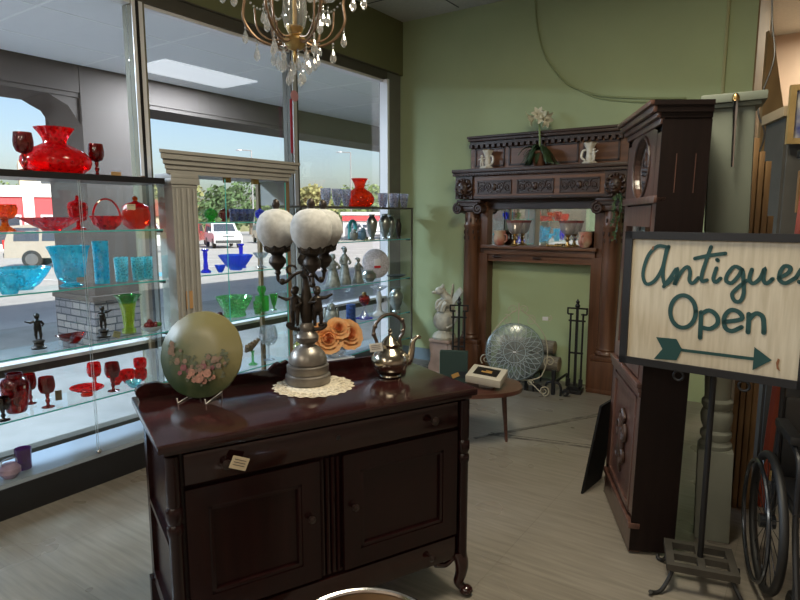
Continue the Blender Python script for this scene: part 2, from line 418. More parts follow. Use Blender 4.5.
# ---- sideboard -------------------------------------------------------------
BA = math.atan2(.908, .418)
bc = Vector((2.783, 2.155)) - Vector((.418, .908))*.62 - Vector((.908, -.418))*.30
BO = (bc.x, bc.y, 0)
side = thing('sideboard', 'dark mahogany sideboard holding the lamp and plate in the foreground', 'sideboard', BO, BA)
LB, DB = 1.24, .60
def bp_(u, v, z): # sideboard-local to world
    return (bc.x + u*math.cos(BA) - v*math.sin(BA), bc.y + u*math.sin(BA) + v*math.cos(BA), z)
G().box((0, 0, .905), (LB, DB, .03), bev=.006).done('top', W_mah, side)
G().box((0, 0, .884), (LB-.04, DB-.03, .012)).done('top_moulding', W_mah, side)
G().box((0, .01, .525), (LB-.10, DB-.08, .71)).done('carcass', W_mah_z, side)
# front is local -y
yf = -DB/2+.05
dr = G().box((0, yf-.012, .815), (LB-.16, .022, .105), bev=.004).done('drawer', W_mah, side)
for sx in (-.41, .41):
    G().lathe([(.006, 0), (.008, .012), (.017, .022), (.017, .03), (.001, .036)], 14, (0, 0, 0), mat=Matrix.Rotation(PI/2, 3, 'X')).done('knob', M_knob, dr, (sx, yf-.023, .815))
G().lathe([(.009, 0), (.009, .003)], 12, mat=Matrix.Rotation(PI/2, 3, 'X')).done('keyhole', M_black, dr, (0, yf-.023, .82))
def panel_door(nm, x0, x1, z0, z1, parent, m, y):
    g = G(); w = x1-x0; h = z1-z0; cx = (x0+x1)/2; cz = (z0+z1)/2; fr = .07
    g.box((x0+fr/2, y-.011, cz), (fr, .022, h)); g.box((x1-fr/2, y-.011, cz), (fr, .022, h))
    g.box((cx, y-.011, z0+fr/2), (w-2*fr, .022, fr)); g.box((cx, y-.011, z1-fr/2), (w-2*fr, .022, fr))
    g.box((cx, y-.004, cz), (w-2*fr, .008, h-2*fr))
    for (cx2, cz2, sx_, sz_) in ((cx, z0+fr+.008, w-2*fr, .016), (cx, z1-fr-.008, w-2*fr, .016), (x0+fr+.008, cz, .016, h-2*fr), (x1-fr-.008, cz, .016, h-2*fr)):
        g.box((cx2, y-.010, cz2), (sx_, .020, sz_), bev=.004)
    return g.done(nm, m, parent)
for (x0, x1, kx) in ((-.54, -.075, -.115), (.02, .54, .06)):
    d = panel_door('door', x0, x1, .29, .745, side, W_mah_z, yf)
    G().lathe([(.005, 0), (.006, .010), (.013, .018), (.013, .024), (.001, .03)], 12, mat=Matrix.Rotation(PI/2, 3, 'X')).done('knob', M_knob, d, (kx, yf-.022, .54))
g = G()
for k in range(4): g.tube([(-.062+.022*k, yf-.004, .29), (-.062+.022*k, yf-.004, .745)], .009, 8)
g.done('reeded_stile', W_mah_z, side)
dr2 = G().box((0, yf-.008, .225), (LB-.16, .016, .10), bev=.004).done('drawer', W_mah, side)
for sx in (-.41, .41):
    G().lathe([(.005, 0), (.007, .012), (.016, .022), (.001, .034)], 12, mat=Matrix.Rotation(PI/2, 3, 'X')).done('knob', M_knob, dr2, (sx, yf-.016, .225))
# side frames
for sx in (-1, 1):
    g = G(); x = sx*(LB/2-.045)
    for yy in (-DB/2+.07, DB/2-.06): g.box((x, yy, .525), (.022, .06, .71))
    for zz in (.20, .52, .85): g.box((x, .005, zz), (.022, DB-.13, .05 if zz != .52 else .02))
    g.done('side_frame', W_mah_z, side)
# corner posts with turned tops and curved front feet
for sx in (-1, 1):
    g = G()
    g.lathe([(.022, .18), (.022, .60), (.026, .61), (.026, .63), (.020, .64), (.027, .66), (.027, .69), (.021, .70), (.024, .71), (.024, .87)], 14, (sx*(LB/2-.045), -DB/2+.035, 0))
    g.done('corner_post', W_mah_z, side)
    g = G()
    x = sx*(LB/2-.05)
    pts = smooth([(x, -DB/2+.05, .19), (x+sx*.006, -DB/2+.035, .14), (x+sx*.006, -DB/2+.04, .09), (x-sx*.002, -DB/2+.045, .05), (x+sx*.02, -DB/2+.02, .022)], 5)
    g.tube(pts, [.034-.0009*i for i in range(len(pts))], 10); g.ball((x+sx*.02, -DB/2+.02, .022), (.030, .030, .022))
    g.tube(smooth([(x-sx*.03, -DB/2+.05, .17), (x-sx*.07, -DB/2+.05, .15), (x-sx*.12, -DB/2+.05, .165)], 5), .012, 8)
    g.done('foot', W_mah, side)
    G().box((sx*(LB/2-.045), DB/2-.05, .09), (.045, .045, .18)).done('rear_leg', W_mah_z, side)
# low back rail with scrolled ends and a raised centre scroll
g = G(); y = DB/2-.03
poly = [(-.60, 0), (.60, 0), (.60, .030), (.58, .055), (.53, .058), (.50, .045), (.08, .045), (.05, .07), (.03, .062), (.0, .078), (-.03, .062), (-.05, .07), (-.08, .045), (-.50, .045), (-.53, .058), (-.58, .055), (-.60, .030)]
g.prism(poly, .02, lambda u, v, w: (u, y-w, .92+v)); 
for sx in (-1, 1): g.tube([(sx*.585, y+.004, .947), (sx*.585, y-.032, .947)], .026, 14)
for sx in (-1, 1): g.tube([(sx*.035, y+.002, .978), (sx*.035, y-.03, .978)], .015, 12)
g.done('back_rail', W_mah, side)
def paper_tag(nm, loc, rotz, w, h, label, m=M_tagp, tilt=0, lines=3, group=None):
    t = G().box((0, 0, 0), (w, .0015, h)).done(nm, m, None, loc, (0, tilt, rotz)); tag(t, label, 'tag', group)
    g = G()
    for k in range(lines): g.box((0, -.0011, h*.25-k*h*.22), (w*.7, .0008, h*.05))
    g.done('writing', M_ink, t); return t
paper_tag('price_tag', bp_(-.375, yf-.066, .82), BA, .058, .042, 'cream price tag hanging from the left drawer knob of the sideboard', tilt=R_(24))

# ---- tall clock case --------------------------------------------------------
CA = math.atan2(-.903, .43); cw, cd = .66, .20
cF = Vector((3.255, 2.868)) - Vector((.43, -.903))*cw/2 + Vector((.903, .43))*cd/2
clk = thing('clock_case', 'tall dark walnut clock case with an oval mirror, beside the sign', 'clock cabinet', (cF.x, cF.y, .006), rot=(Matrix.Rotation(R_(1.2), 3, Vector((-.565, .825, 0))) @ Matrix.Rotation(CA, 3, 'Z')).to_euler())
G().box((0, 0, 1.045), (cw-.03, cd-.03, 1.95)).done('case', W_clk_shade, clk)
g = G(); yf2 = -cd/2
for s_ in (-1, 1): G().box((s_*(cw/2+.0025), -.002, 1.02), (.007, cd+.004, 2.02)).done('side_board', W_clk_shade, clk)  # darkened sheet over the stile ends, shade held in its colour
g.box((0, yf2+.02, .06), (cw, .05, .12)); g.box((0, yf2+.01, .135), (cw+.02, .055, .03), bev=.008)
g.done('plinth', W_clk, clk)
g = G()
for s_ in (-1, 1): g.box((s_*(cw/2-.035), yf2+.012, 1.08), (.07, .03, 1.80))
g.done('front_stile', W_clk, clk)
g = G(); g.box((0, yf2+.014, .46), (cw-.14, .02, .61))
fr = [(0, .185, .52, .03), (0, .735, .52, .03), (-.245, .46, .03, .58), (.245, .46, .03, .58)]
for (u, v, a, b) in fr: g.box((u, yf2+.002, v), (a, .02, b), bev=.005)
pd = g.done('lower_panel', W_clk, clk)
g = G(); ORN = 1   # carved cartouche on the lower panel
g.ball((0, yf2-.004, .50), (.055, .022, .09)); 
for s_ in (-1, 1):
    g.tube(spiral((s_*.05, yf2-.006, .56), .012, .05, 1.2, 20, a0=0 if s_ > 0 else PI), .012, 7); g.tube(spiral((s_*.05, yf2-.006, .43), .012, .045, 1.2, 20, a0=PI if s_ > 0 else 0), .012, 7)
    g.tube(smooth([(s_*.02, yf2-.006, .60), (s_*.05, yf2-.006, .64), (0, yf2-.006, .67)], 4), .010, 7)
g.tube([(0, yf2-.004, .58), (0, yf2-.004, .68)], [.022, .008], 8); g.tube([(0, yf2-.004, .42), (0, yf2-.004, .33)], [.022, .006], 8)
g.xf(Matrix.Translation((0, 0, -.065))); g.done('carved_ornament', W_oak_d, pd)
g = G()
for k in range(3): g.box((0, yf2+.012-.006*k, .78+.022*k), (cw+.004, .05, .022), bev=.005)
g.done('waist_moulding', W_clk, clk)
g = G(); g.box((0, yf2+.02, 1.24), (cw-.14, .012, .80)); g.done('middle_glass', M_mirror, clk)
for (z_, h_) in ((.885, .08), (1.61, .10)): G().box((0, yf2+.006, z_), (cw-.14, .026, h_)).done('rail', W_clk, clk)
g = G(); g.box((0, yf2+.012, 1.685), (cw+.012, .06, .035), bev=.008); g.done('ledge', W_clk, clk)
# upper door with an oval bevelled mirror
ol = [(math.cos(a*PI/18)*.155, math.sin(a*PI/18)*.145+1.845) for a in range(36)]
g = G()
for k in range(36):
    a = k*PI/18; b = (k+1)*PI/18
    def outer(t):
        c, s_ = math.cos(t), math.sin(t); m = max(abs(c)/.26, abs(s_)/.165); return (c/m, s_/m+1.845)
    p0, p1 = ol[k], ol[(k+1) % 36]; q0, q1 = outer(a), outer(b)
    g.quad((p0[0], yf2-.004, p0[1]), (p1[0], yf2-.004, p1[1]), (q1[0], yf2-.004, q1[1]), (q0[0], yf2-.004, q0[1]))
    g.quad((p0[0], yf2+.03, p0[1]), (p1[0], yf2+.03, p1[1]), (p1[0], yf2-.004, p1[1]), (p0[0], yf2-.004, p0[1]))
ud = g.done('upper_door', W_clk, clk)
g = G(); g.tube([(p[0]*1.04, yf2-.006, (p[1]-1.845)*1.04+1.845) for p in ol], .008, 8, closed=True); g.done('oval_rim', W_oak_d, ud)
g = G(); g.bm.faces.new([g.bm.verts.new((p[0], yf2+.010, p[1])) for p in ol]); g.done('oval_mirror', M_mirror, ud)
g = G(); g2 = G()
for (z, o_, h_) in ((2.025, .012, .03), (2.05, .03, .025), (2.075, .05, .03), (2.10, .065, .022)):
    g.box((-.004, yf2-o_+.008, z), (cw+o_*.9, .02, h_), bev=.006); g2.box((-.004, (yf2-o_+.017+cd/2)/2, z), (cw+o_*.9-.004, cd/2-(yf2-o_+.017), h_-.001))
g.done('cornice', W_clk, clk); g2.done('cornice_return', W_clk_shade, clk)  # return darkened in colour to stand for its unlit side
g = G()
for yy in (-.035, .045): g.box((cw/2+.006, yy, 1.80), (.004, .004, .17))
g.done('side_strip', W_clk, clk)

# ---- carved fireplace surround ----------------------------------------------
fpl = thing('fireplace_surround', 'carved dark oak fireplace surround with overmantel mirror against the green wall', 'fireplace surround', (1.68, 5.55, 0))
def fx(x): return x-1.68
YB = .125   # back (wall) in local y
for s_ in (-1, 1):
    x = s_*.705
    g = G(); g.box((x, .0, .15), (.27, .21, .30), bev=.006); g.box((x, .0, .325), (.25, .19, .05), bev=.01); g.box((x, -.002, .02), (.29, .22, .04), bev=.006)
    g.done('plinth', W_oak, fpl)
    g = G()
    g.lathe([(.098, .35), (.104, .365), (.098, .385), (.090, .395), (.094, .41), (.087, .425), (.086, .8), (.083, 1.2), (.079, 1.50), (.086, 1.51), (.086, 1.53), (.078, 1.54), (.076, 1.66)], 28, (x, -.005, 0))
    col = g.done('column', W_oak, fpl)
    g = G()  # carved leaves on the upper column
    for k in range(7):
        a = R_(150+k*40)
        for zz in (1.40, 1.46, 1.58):
            g.ball((x+.082*math.cos(a+zz*9), -.005+.082*math.sin(a+zz*9), zz), (.008, .008, .022), 8, 6)
    g.done('carved_leaves', W_oak_d, col)
    g = G(); g.box((x, -.005, 1.765), (.27, .20, .03), bev=.006); g.box((x, -.005, 1.735), (.23, .18, .03))
    for t in (-1, 1):
        for yy in (-.115, .06):
            g.tube(spiral((x+t*.115, yy, 1.692), .054, .010, 1.7, 34, a0=PI/2, plane='xz'), .013, 6)
        g.tube([(x+t*.115, -.115, 1.692), (x+t*.115, .07, 1.692)], .042, 14)
    g.box((x, -.005, 1.69), (.16, .165, .05), bev=.01)
    g.done('scroll_capital', W_oak_d, fpl)
    # jamb beside the opening
    G().box((s_*.575, .05, .62), (.10, .13, 1.24)).done('jamb', W_oak, fpl)
    G().box((s_*.585, .06, 1.50), (.09, .11, .52)).done('upper_jamb', W_oak, fpl)
    # lion masks
    g = G(); xx = s_*.745
    g.box((xx, -.03, 1.90), (.19, .20, .225))
    g.ball((xx, -.14, 1.885), (.062, .045, .082)); g.ball((xx, -.18, 1.862), (.026, .026, .022)); g.ball((xx, -.17, 1.838), (.03, .022, .016))
    for t in (-1, 1):
        g.ball((xx+t*.026, -.176, 1.905), (.012, .012, .010), 8, 6); g.ball((xx+t*.055, -.135, 1.955), (.02, .02, .024), 8, 6)
        for k in range(6):
            a = R_(-70+k*30); g.tube(smooth([(xx+t*.05*math.cos(a), -.145, 1.885+.07*math.sin(a)), (xx+t*.08*math.cos(a), -.15, 1.885+.095*math.sin(a)), (xx+t*.085*math.cos(a+.3), -.14, 1.885+.10*math.sin(a+.3))], 3), .011, 6)
    g.done('lion_mask', W_oak_d, fpl)
G().box((0, .07, 1.795), (1.50, .10, .05)).box((0, .085, 1.74), (1.26, .06, .10)).done('upper_lintel', W_oak_d, fpl)
g = G(); g.box((0, -.005, 1.902), (1.34, .20, .226)); fz = g.done('frieze', W_oak_x, fpl)
for cx in (-.42, 0.0, .42):
    g = G(); g.box((cx, -.103, 1.90), (.345, .012, .112)); pb = g.done('carved_panel', W_oak_d, fz)
    g = G()
    for (u, v, a, b) in ((cx, 1.960, .36, .012), (cx, 1.840, .36, .012), (cx-.176, 1.90, .012, .13), (cx+.176, 1.90, .012, .13)): g.box((u, -.108, v), (a, .018, b))
    for s_ in (-1, 1):
        g.tube(spiral((cx+s_*.07, -.112, 1.905), .006, .042, 1.6, 26, a0=0), .007, 6); g.tube(spiral((cx+s_*.135, -.112, 1.895), .006, .034, 1.5, 24, a0=PI), .007, 6)
        g.tube(smooth([(cx+s_*.02, -.112, 1.86), (cx+s_*.06, -.112, 1.85), (cx+s_*.11, -.112, 1.945), (cx+s_*.165, -.112, 1.95)], 5), .006, 6)
    g.ball((cx, -.112, 1.90), (.028, .014, .036), 10, 6)
    g.done('scroll_carving', W_oak_d, pb)
g = G(); g.box((0, -.005, 1.795+.01), (1.68, .22, .02)); g.box((0, -.02, 2.03), (1.73, .26, .03), bev=.006)
for k in range(56): g.box((-.84+k*.0305, -.150, 2.022), (.018, .012, .014))
g.box((.01, -.025, 2.062), (1.75, .29, .035), bev=.008)
g.done('mantel_shelf', W_oak_d, fpl)
g = G(); g.box((.02, .085, 2.20), (1.575, .05, .26)); op = g.done('overmantel', W_oak_x, fpl)
g = G()
for cx in (-.555, -.185, .185, .555):
    for (u, v, a, b) in ((cx, 2.288, .32, .016), (cx, 2.122, .32, .016), (cx-.155, 2.205, .016, .18), (cx+.155, 2.205, .016, .18)): g.box((u, .056, v), (a, .016, b))
g.done('panel_frame', W_oak_d, op)
g = G(); g.box((.03, .06, 2.345), (1.57, .10, .03)); g.box((.03, .045, 2.375), (1.585, .14, .03), bev=.008); g.box((.03, .04, 2.40), (1.60, .155, .025), bev=.008)
for k in range(26): g.box((-.745+k*.0615, .03, 2.315), (.034, .05, .032))
g.done('cornice', W_oak_d, fpl)
g = G(); g.box((0, .07, 1.505), (1.09, .012, .36)); g.done('mirror', M_mirror, fpl)
g = G(); g.box((0, .03, 1.315), (1.16, .18, .03), bev=.006); g.box((0, .05, 1.27), (1.12, .14, .06)); g.box((0, .06, 1.215), (1.08, .11, .05)); g.box((0, .055, 1.18), (1.10, .12, .02))
sl = g.done('shelf', W_oak_x, fpl)
for cx in (-.42, .0): G().ball((cx, -.005, 1.215), (.05, .01, .012), 10, 6).done('carved_boss', W_oak_d, sl)

# ---- display cases along the window -------------------------------------------
M_deck = pm('pale_blue_deck', (.32, .38, .46), .12, spec=.7)
M_clip = pm('black_shelf_clip', (.02, .02, .02), .4)
def case(nm, label, y0, y1, top_z, shelves, deck_z, base_h, slider=None, topm=None, tth=.036):
    t = thing(nm, label, 'display case', (.23, (y0+y1)/2, 0)); L = y1-y0; D = .35
    G().box((0, 0, base_h/2), (D, L, base_h)).done('base', M_black, t)
    G().box((0, 0, base_h+(deck_z-base_h)/2), (D-.01, L-.01, deck_z-base_h)).done('deck', M_deck, t)
    G().box((0, 0, top_z-tth/2), (D, L, tth)).done('top', topm or M_black, t)
    for z in shelves:
        sh = G().box((-.005, 0, z-.004), (D-.04, L-.03, .008)).done('glass_shelf', M_shelf, t)
        G().box((D/2-.0255, 0, z-.004), (.002, L-.03, .008)).done('front_edge', M_edge, sh)
        g = G()
        for yy in (-L/2+.03, L/2-.03): g.box((D/2-.04, yy, z-.014), (.05, .014, .012))
        g.done('shelf_clip', M_clip, sh)
    zz0, zz1 = deck_z, top_z-tth
    for yy, n in ((-L/2+.004, 'side_glass'), (L/2-.004, 'side_glass')):
        G().box((0, yy, (zz0+zz1)/2), (D-.02, .005, zz1-zz0)).done(n, M_shelf, t)
    if slider is not None:
        s_ = slider-(y0+y1)/2
        for (a, b, dx) in ((-L/2+.006, s_+.004, .004), (s_-.004, L/2-.006, -.004)):
            p = G().box((D/2-.008+dx, (a+b)/2, (zz0+zz1)/2), (.004, b-a, zz1-zz0)).done('sliding_glass', M_shelf, t)
            G().box((D/2-.008+dx, b if b < L/2-.02 else a, (zz0+zz1)/2), (.003, .0018, zz1-zz0)).done('polished_edge', M_alu, p)
        G().ball((D/2, s_, deck_z+.015), .016, 10, 6).done('lock', M_chrome, t)
    return t, L, D
case('display_case', 'glass display case with black base and top, full of red and blue glass', .40, 2.385, 1.86, (1.535, 1.205, .862, .525), .195, .17, slider=1.835)
t, L, D = case('display_case', 'narrow glass display case in the window corner, beside the green wall', 3.63, 5.30, 1.705, (1.386, .978, .612, .33), .13, .11, topm=M_alu_d, tth=.016)
g = G()
for yy in (-L/2+.008, L/2-.008): g.box((D/2-.008, yy, .9), (.014, .014, 1.6))
g.done('corner_post', M_alu_d, t)
# ---- white-washed curio cabinet with fluted pilaster -----------------------------
M_cur = pm('greyed_cream_paint', (.35, .338, .315), .55, var=.06)
M_curin = pm('brown_oiled_frame', (.20, .13, .07), .5, var=.1)
cu = thing('curio_cabinet', 'cream painted curio cabinet with fluted pilaster and heavy cornice before the window', 'cabinet', (.24, 2.98, 0))
g = G(); y0 = -.46
g.box((.10, y0, .98), (.16, .19, 1.70))
for k in range(4): g.tube([(.185, y0-.066+.044*k, .22), (.185, y0-.066+.044*k, 1.80)], .012, 8)
g.done('pilaster', M_cur, cu)
g = G()
for (z, o_, h_) in ((1.815, .0, .02), (1.845, .02, .04), (1.88, .012, .03)): g.box((.10, y0, z), (.17+o_, .20+o_*1.2, h_), bev=.006)
g.done('pilaster_capital', M_cur, cu)
g = G()
for (z, o_, h_) in ((1.905, .0, .03), (1.935, .02, .03), (1.965, .05, .03), (1.998, .08, .035), (2.025, .10, .02)): xf_ = .19+o_*.5; yl, yr = -.60-o_*.75, .50+o_*.75; g.prism([(xf_, yl), (xf_, yr), (-.16, yr+.02), (-.16, yl+.32)], h_, lambda u, v, w, z=z, h_=h_: (u, v, z-h_/2+w))
g.done('cornice', M_cur, cu)
G().box((0, 0, .10), (.37, 1.10, .20)).done('base', M_cur, cu)
G().box((.165, .492, 1.05), (.02, .035, 1.68)).done('corner_post', M_curin, cu)
for yy in (-.54, .50): G().box((-.168, yy, 1.05), (.03, .03, 1.68)).done('rear_post', M_curin, cu)
G().box((0, .51, 1.80), (.30, .016, .19)).done('side_valance', M_cur, cu)
G().box((0, .51, .95), (.31, .005, 1.50)).done('side_glass', M_shelf, cu)
G().box((.176, -.0, 1.05), (.005, .88, 1.66)).done('door_glass', M_shelf, cu)
G().box((.179, -.125, 1.05), (.003, .006, 1.66)).box((.179, .462, 1.05), (.003, .010, 1.66)).done('door_glass_edge', M_edge, cu)
g = G()
for yy in (-.09, .17): g.box((.16, yy, 1.872), (.03, .05, .035))
g.done('door_hinge', M_brass, cu)
for z in (1.577, 1.212, .858, .46):
    sh = G().box((0, .06, z-.004), (.32, .86, .008)).done('glass_shelf', M_shelf, cu)
    G().box((.161, .06, z-.004), (.002, .86, .008)).done('front_edge', M_edge, sh)
G().box((0, .06, .22), (.33, .88, .02)).done('deck', M_deck, cu)
paper_tag('price_tag', (.432, 2.51, 1.06), R_(90), .055, .12, 'tan price tag on the fluted pilaster of the cream cabinet', lines=0, m=pm('tan_card', (.50, .28, .12), .8))

# ---- small table with a book and a boxed picture ------------------------------------
TA = R_(34.4)
tbl = thing('coffee_table', 'low brown coffee table with splayed round legs behind the sideboard', 'table', (1.84, 3.70, 0), TA)
W_tab = wood('warm_walnut_table', (.075, .030, .022), (.12, .05, .036), .3, 'x', coat=.2)
poly = [(.46*math.copysign(abs(math.cos(a*PI/24))**.8, math.cos(a*PI/24)), .27*math.copysign(abs(math.sin(a*PI/24))**.8, math.sin(a*PI/24))) for a in range(48)]
G().prism(poly, .028, lambda u, v, w: (u, v, .392+w)).done('tabletop', W_tab, tbl)
for (a, b) in ((.345, -.03), (-.30, .15), (-.30, -.15)):
    G().tube([(a*.95, b*.9, .392), (a*1.03, b*1.05, 0.0)], [.021, .011], 12).done('leg', W_tab, tbl)
M_gbook = pm('dark_green_cover', (.020, .045, .045), .5)
M_pages = pm('book_pages', (.62, .64, .58), .8)
def trans_on(loc, rz): return Matrix.Translation(loc) @ Matrix.Rotation(rz, 4, 'Z')
bk = thing('book', 'dark green book standing upright on the low table', 'book', (1.785, 3.74, .42), R_(24))
G().box((0, 0, .115), (.20, .05, .23)).done('cover', M_gbook, bk)
G().box((-.101, 0, .115), (.004, .038, .222)).done('page_block', pm('pale_green_edge', (.20, .38, .34), .7), bk)
G().box((.015, -.0265, .055), (.055, .003, .03), rot=(0, R_(-25), 0)).done('cover_picture', pm('ochre_print', (.42, .24, .07), .6), bk)
G().box((.06, -.0262, .062), (.075, .002, .05)).done('cover_photo', pm('blue_black_print', (.012, .018, .028), .5), bk)
bx = thing('picture_box', 'white edged boxed picture lying tilted on the low table', 'picture box', (2.045, 3.75, .42), R_(10))
G().box((0, .03, .0175), (.10, .10, .035)).done('stand_block', M_tagw, bx)
g = G().box((0, 0, 0), (.25, .20, .055), bev=.003); bo = g.done('box', pm('off_white_card', (.55, .52, .46), .7), bx, (0, 0, .082), (R_(10), R_(4), 0))
p_ = G().box((0, .005, .0285), (.17, .12, .002)).done('picture', pm('black_print', (.012, .010, .010), .5), bx, (0, 0, .082), (R_(10), R_(4), 0))
G().box((0, -.005, .030), (.075, .018, .002)).box((.012, .018, .030), (.045, .014, .002)).done('gold_print', pm('gold_print', (.50, .28, .08), .5), bx, (0, 0, .082), (R_(10), R_(4), 0))

# ---- porch post with bracket -----------------------------------------------------
M_post = pm('grey_green_paint', (.15, .172, .14), .6, var=.06, scale=5, bump=.05)
M_postw = pm('chalky_white_paint', (.20, .21, .175), .65, var=.06, scale=6, bump=.05)
post = thing('porch_post', 'salvaged turned porch post, grey green, standing right of the clock case', 'porch post', (3.556, 3.290, 0), rot=(R_(.4), R_(-1.3), R_(9)))
G().box((0, 0, .235), (.158, .155, .47), bev=.008).done('base_block', M_postw, post)
g = G(); g.lathe([(.074, .47), (.076, .49), (.060, .51), (.072, .53), (.072, .55), (.058, .565), (.070, .60), (.074, .64), (.068, .66), (.060, .67), (.071, .69), (.071, .71), (.058, .725), (.062, .85), (.066, 1.05), (.062, 1.30), (.058, 1.42), (.070, 1.44), (.070, 1.46), (.056, 1.475), (.070, 1.50), (.070, 1.52), (.06, 1.54)], 28)
g.done('turned_shaft', M_postw, post)
G().box((0, 0, 1.83), (.185, .175, .60), bev=.02).done('top_block', M_post, post)
G().box((0, 0, 2.150), (.265, .24, .04), bev=.006).box((0, 0, 2.122), (.225, .21, .024), bev=.008).done('post_cap', M_post, post)
brk = thing('shelf_bracket', 'silver metal shelf bracket fixed on the grey green post', 'bracket', (3.543, 3.147, 1.84), rot=(R_(.4), R_(-1.3), R_(9)))
g = G(); g.tube([(0, -.03, .29), (0, -.012, .26), (0, -.006, .20), (0, -.004, .0)], [.009, .013, .010, .007], 8); g.done('arm', M_chrome, brk)
g = G(); g.ball((0, -.012, .30), (.016, .014, .022), 10, 6); g.done('end_hook', M_brass, brk)
# ---- black board leaning against the clock case -----------------------------------
G_ = G().box((0, 0, .28), (.012, .28, .56))
tag(G_.done('leaning_board', pm('matte_black_board', (.008, .008, .009), .7, spec=.2), None, (2.880, 3.500, 0), (0, R_(9), R_(-6))), 'thin black board leaning against the foot of the clock case', 'board')

# ---- standing sign ---------------------------------------------------------------
sgA = math.atan2(-.0945, .9955)
sx0 = Vector((3.185, 2.772)) + Vector((.9955, -.0945))*.3575
sign = thing('hanging_sign', 'cream painted wooden sign with black frame reading Antiques Open', 'sign', (sx0.x, sx0.y, 1.257), sgA)
M_signp = pm('aged_cream_paint', (.45, .385, .285), .7, col2=(.56, .49, .38), scale=9, stretch=(6, 1, .5), bump=.05)
G().box((0, .008, 0), (.66, .012, .54)).done('panel', M_signp, sign)
g = G()
for s_ in (-1, 1): g.box((s_*.341, .006, 0), (.032, .028, .592)); g.box((0, .006, s_*.280), (.714, .028, .032))
g.done('frame', pm('black_frame_paint', (.010, .010, .013), .5), sign)
ST = {'A1': [(-0.1762, 0.2304), (-0.217, 0.2351), (-0.2505, 0.2022), (-0.2692, 0.1495), (-0.2725, 0.0996), (-0.2551, 0.0684), (-0.2226, 0.0855), (-0.1951, 0.1388), (-0.1828, 0.2049), (-0.1741, 0.2341)],
'A2': [(-0.1814, 0.2206), (-0.1894, 0.1598), (-0.1897, 0.1049), (-0.1761, 0.0716), (-0.1491, 0.1015)],
'n': [(-0.1837, 0.0625), (-0.1585, 0.1045), (-0.1336, 0.1446), (-0.1373, 0.0938), (-0.1407, 0.0742), (-0.119, 0.1263), (-0.095, 0.1527), (-0.0826, 0.132), (-0.0838, 0.0974), (-0.0698, 0.0853), (-0.0495, 0.1092)],
't': [(-0.0098, 0.2382), (-0.0233, 0.1857), (-0.0366, 0.1265), (-0.0346, 0.0961), (-0.0168, 0.102)],
'tb': [(-0.0676, 0.1883), (-0.0201, 0.202), (0.0438, 0.2138)], 'i': [(0.0158, 0.1529), (0.0069, 0.1118), (0.0164, 0.0961), (0.0331, 0.1123)], 'dot': [(0.0156, 0.1874), (0.0189, 0.1841)],
'q': [(0.1087, 0.1512), (0.0808, 0.1633), (0.0585, 0.1324), (0.0543, 0.1045), (0.0752, 0.0968), (0.0983, 0.128), (0.1087, 0.1512), (0.1157, 0.1076), (0.1201, 0.0592), (0.1104, 0.0264), (0.0914, 0.0247), (0.0794, 0.0513), (0.0968, 0.0779), (0.1265, 0.1095)],
'u': [(0.142, 0.1543), (0.1359, 0.1169), (0.1498, 0.0999), (0.1725, 0.1216), (0.1859, 0.1623), (0.1832, 0.1201), (0.1959, 0.1032), (0.2144, 0.1221)],
'e': [(0.2348, 0.1257), (0.2644, 0.1493), (0.2684, 0.169), (0.2497, 0.1734), (0.2368, 0.1477), (0.238, 0.1194), (0.2583, 0.1088), (0.2859, 0.1291)],
's': [(0.2886, 0.1293), (0.3096, 0.1712), (0.3185, 0.1483), (0.324, 0.1277), (0.3196, 0.1121), (0.3013, 0.1172)],
'O': [(-0.0504, -0.0324), (-0.0548, -0.0095), (-0.0646, 0.0101), (-0.0787, 0.0241), (-0.0954, 0.0308), (-0.1128, 0.0294), (-0.1289, 0.0198), (-0.1415, 0.0031), (-0.1492, -0.0186), (-0.1509, -0.0427), (-0.1464, -0.0662), (-0.1362, -0.0862), (-0.1216, -0.1002), (-0.1046, -0.1065), (-0.0871, -0.1044), (-0.0713, -0.0943), (-0.0591, -0.0774), (-0.0518, -0.056), (-0.0504, -0.0324)],
'p': [(-0.0296, -0.0327), (-0.0284, -0.0864), (-0.0271, -0.1404)], 'pb': [(-0.0291, -0.041), (-0.0002, -0.0225), (0.0297, -0.0418), (0.034, -0.0744), (0.008, -0.0988), (-0.0256, -0.0956)],
'e2': [(0.0574, -0.0646), (0.1195, -0.0461), (0.1096, -0.0195), (0.0787, -0.0134), (0.0581, -0.0435), (0.0629, -0.0851), (0.0886, -0.0983), (0.1217, -0.0781)],
'n2': [(0.1438, -0.0228), (0.1455, -0.0603), (0.146, -0.0958)], 'n2b': [(0.1454, -0.0455), (0.1671, -0.0181), (0.191, -0.0269), (0.1983, -0.0599), (0.2005, -0.0913)], 'shaft': [(-0.0985, -0.2035), (0.1763, -0.2005)]}
fr_ = lambda u, v, d: (u, -d, v)
M_let = pm('dark_teal_letter_paint', (.012, .055, .055), .5)
for nm, keys, wd in (('lettering_antiques', ('A1', 'A2', 'n', 't', 'tb', 'i', 'dot', 'q', 'u', 'e', 's'), .0155), ('lettering_open', ('O', 'p', 'pb', 'e2', 'n2', 'n2b'), .018)):
    g = G()
    for i, k in enumerate(keys): g.ribbon(ST[k], wd, .0002*i-.0012, lambda u, v, d: (u, -d, v) )
    for v in g.bm.verts: v.co.y = -.0004 - abs(v.co.y)*.5
    g.done(nm, M_let, sign, flat=True)
g = G()
g.ribbon(ST['shaft'], .013, .001, fr_)
def flatpoly(g, P, y=-.0012):
    g.bm.faces.new([g.bm.verts.new((u, y, v)) for u, v in P])
flatpoly(g, [(-0.2026, -0.1608), (-0.1187, -0.1585), (-0.0935, -0.2), (-0.1737, -0.2098)]); flatpoly(g, [(-0.1737, -0.2098), (-0.0935, -0.2), (-0.1131, -0.2508), (-0.2066, -0.259)])
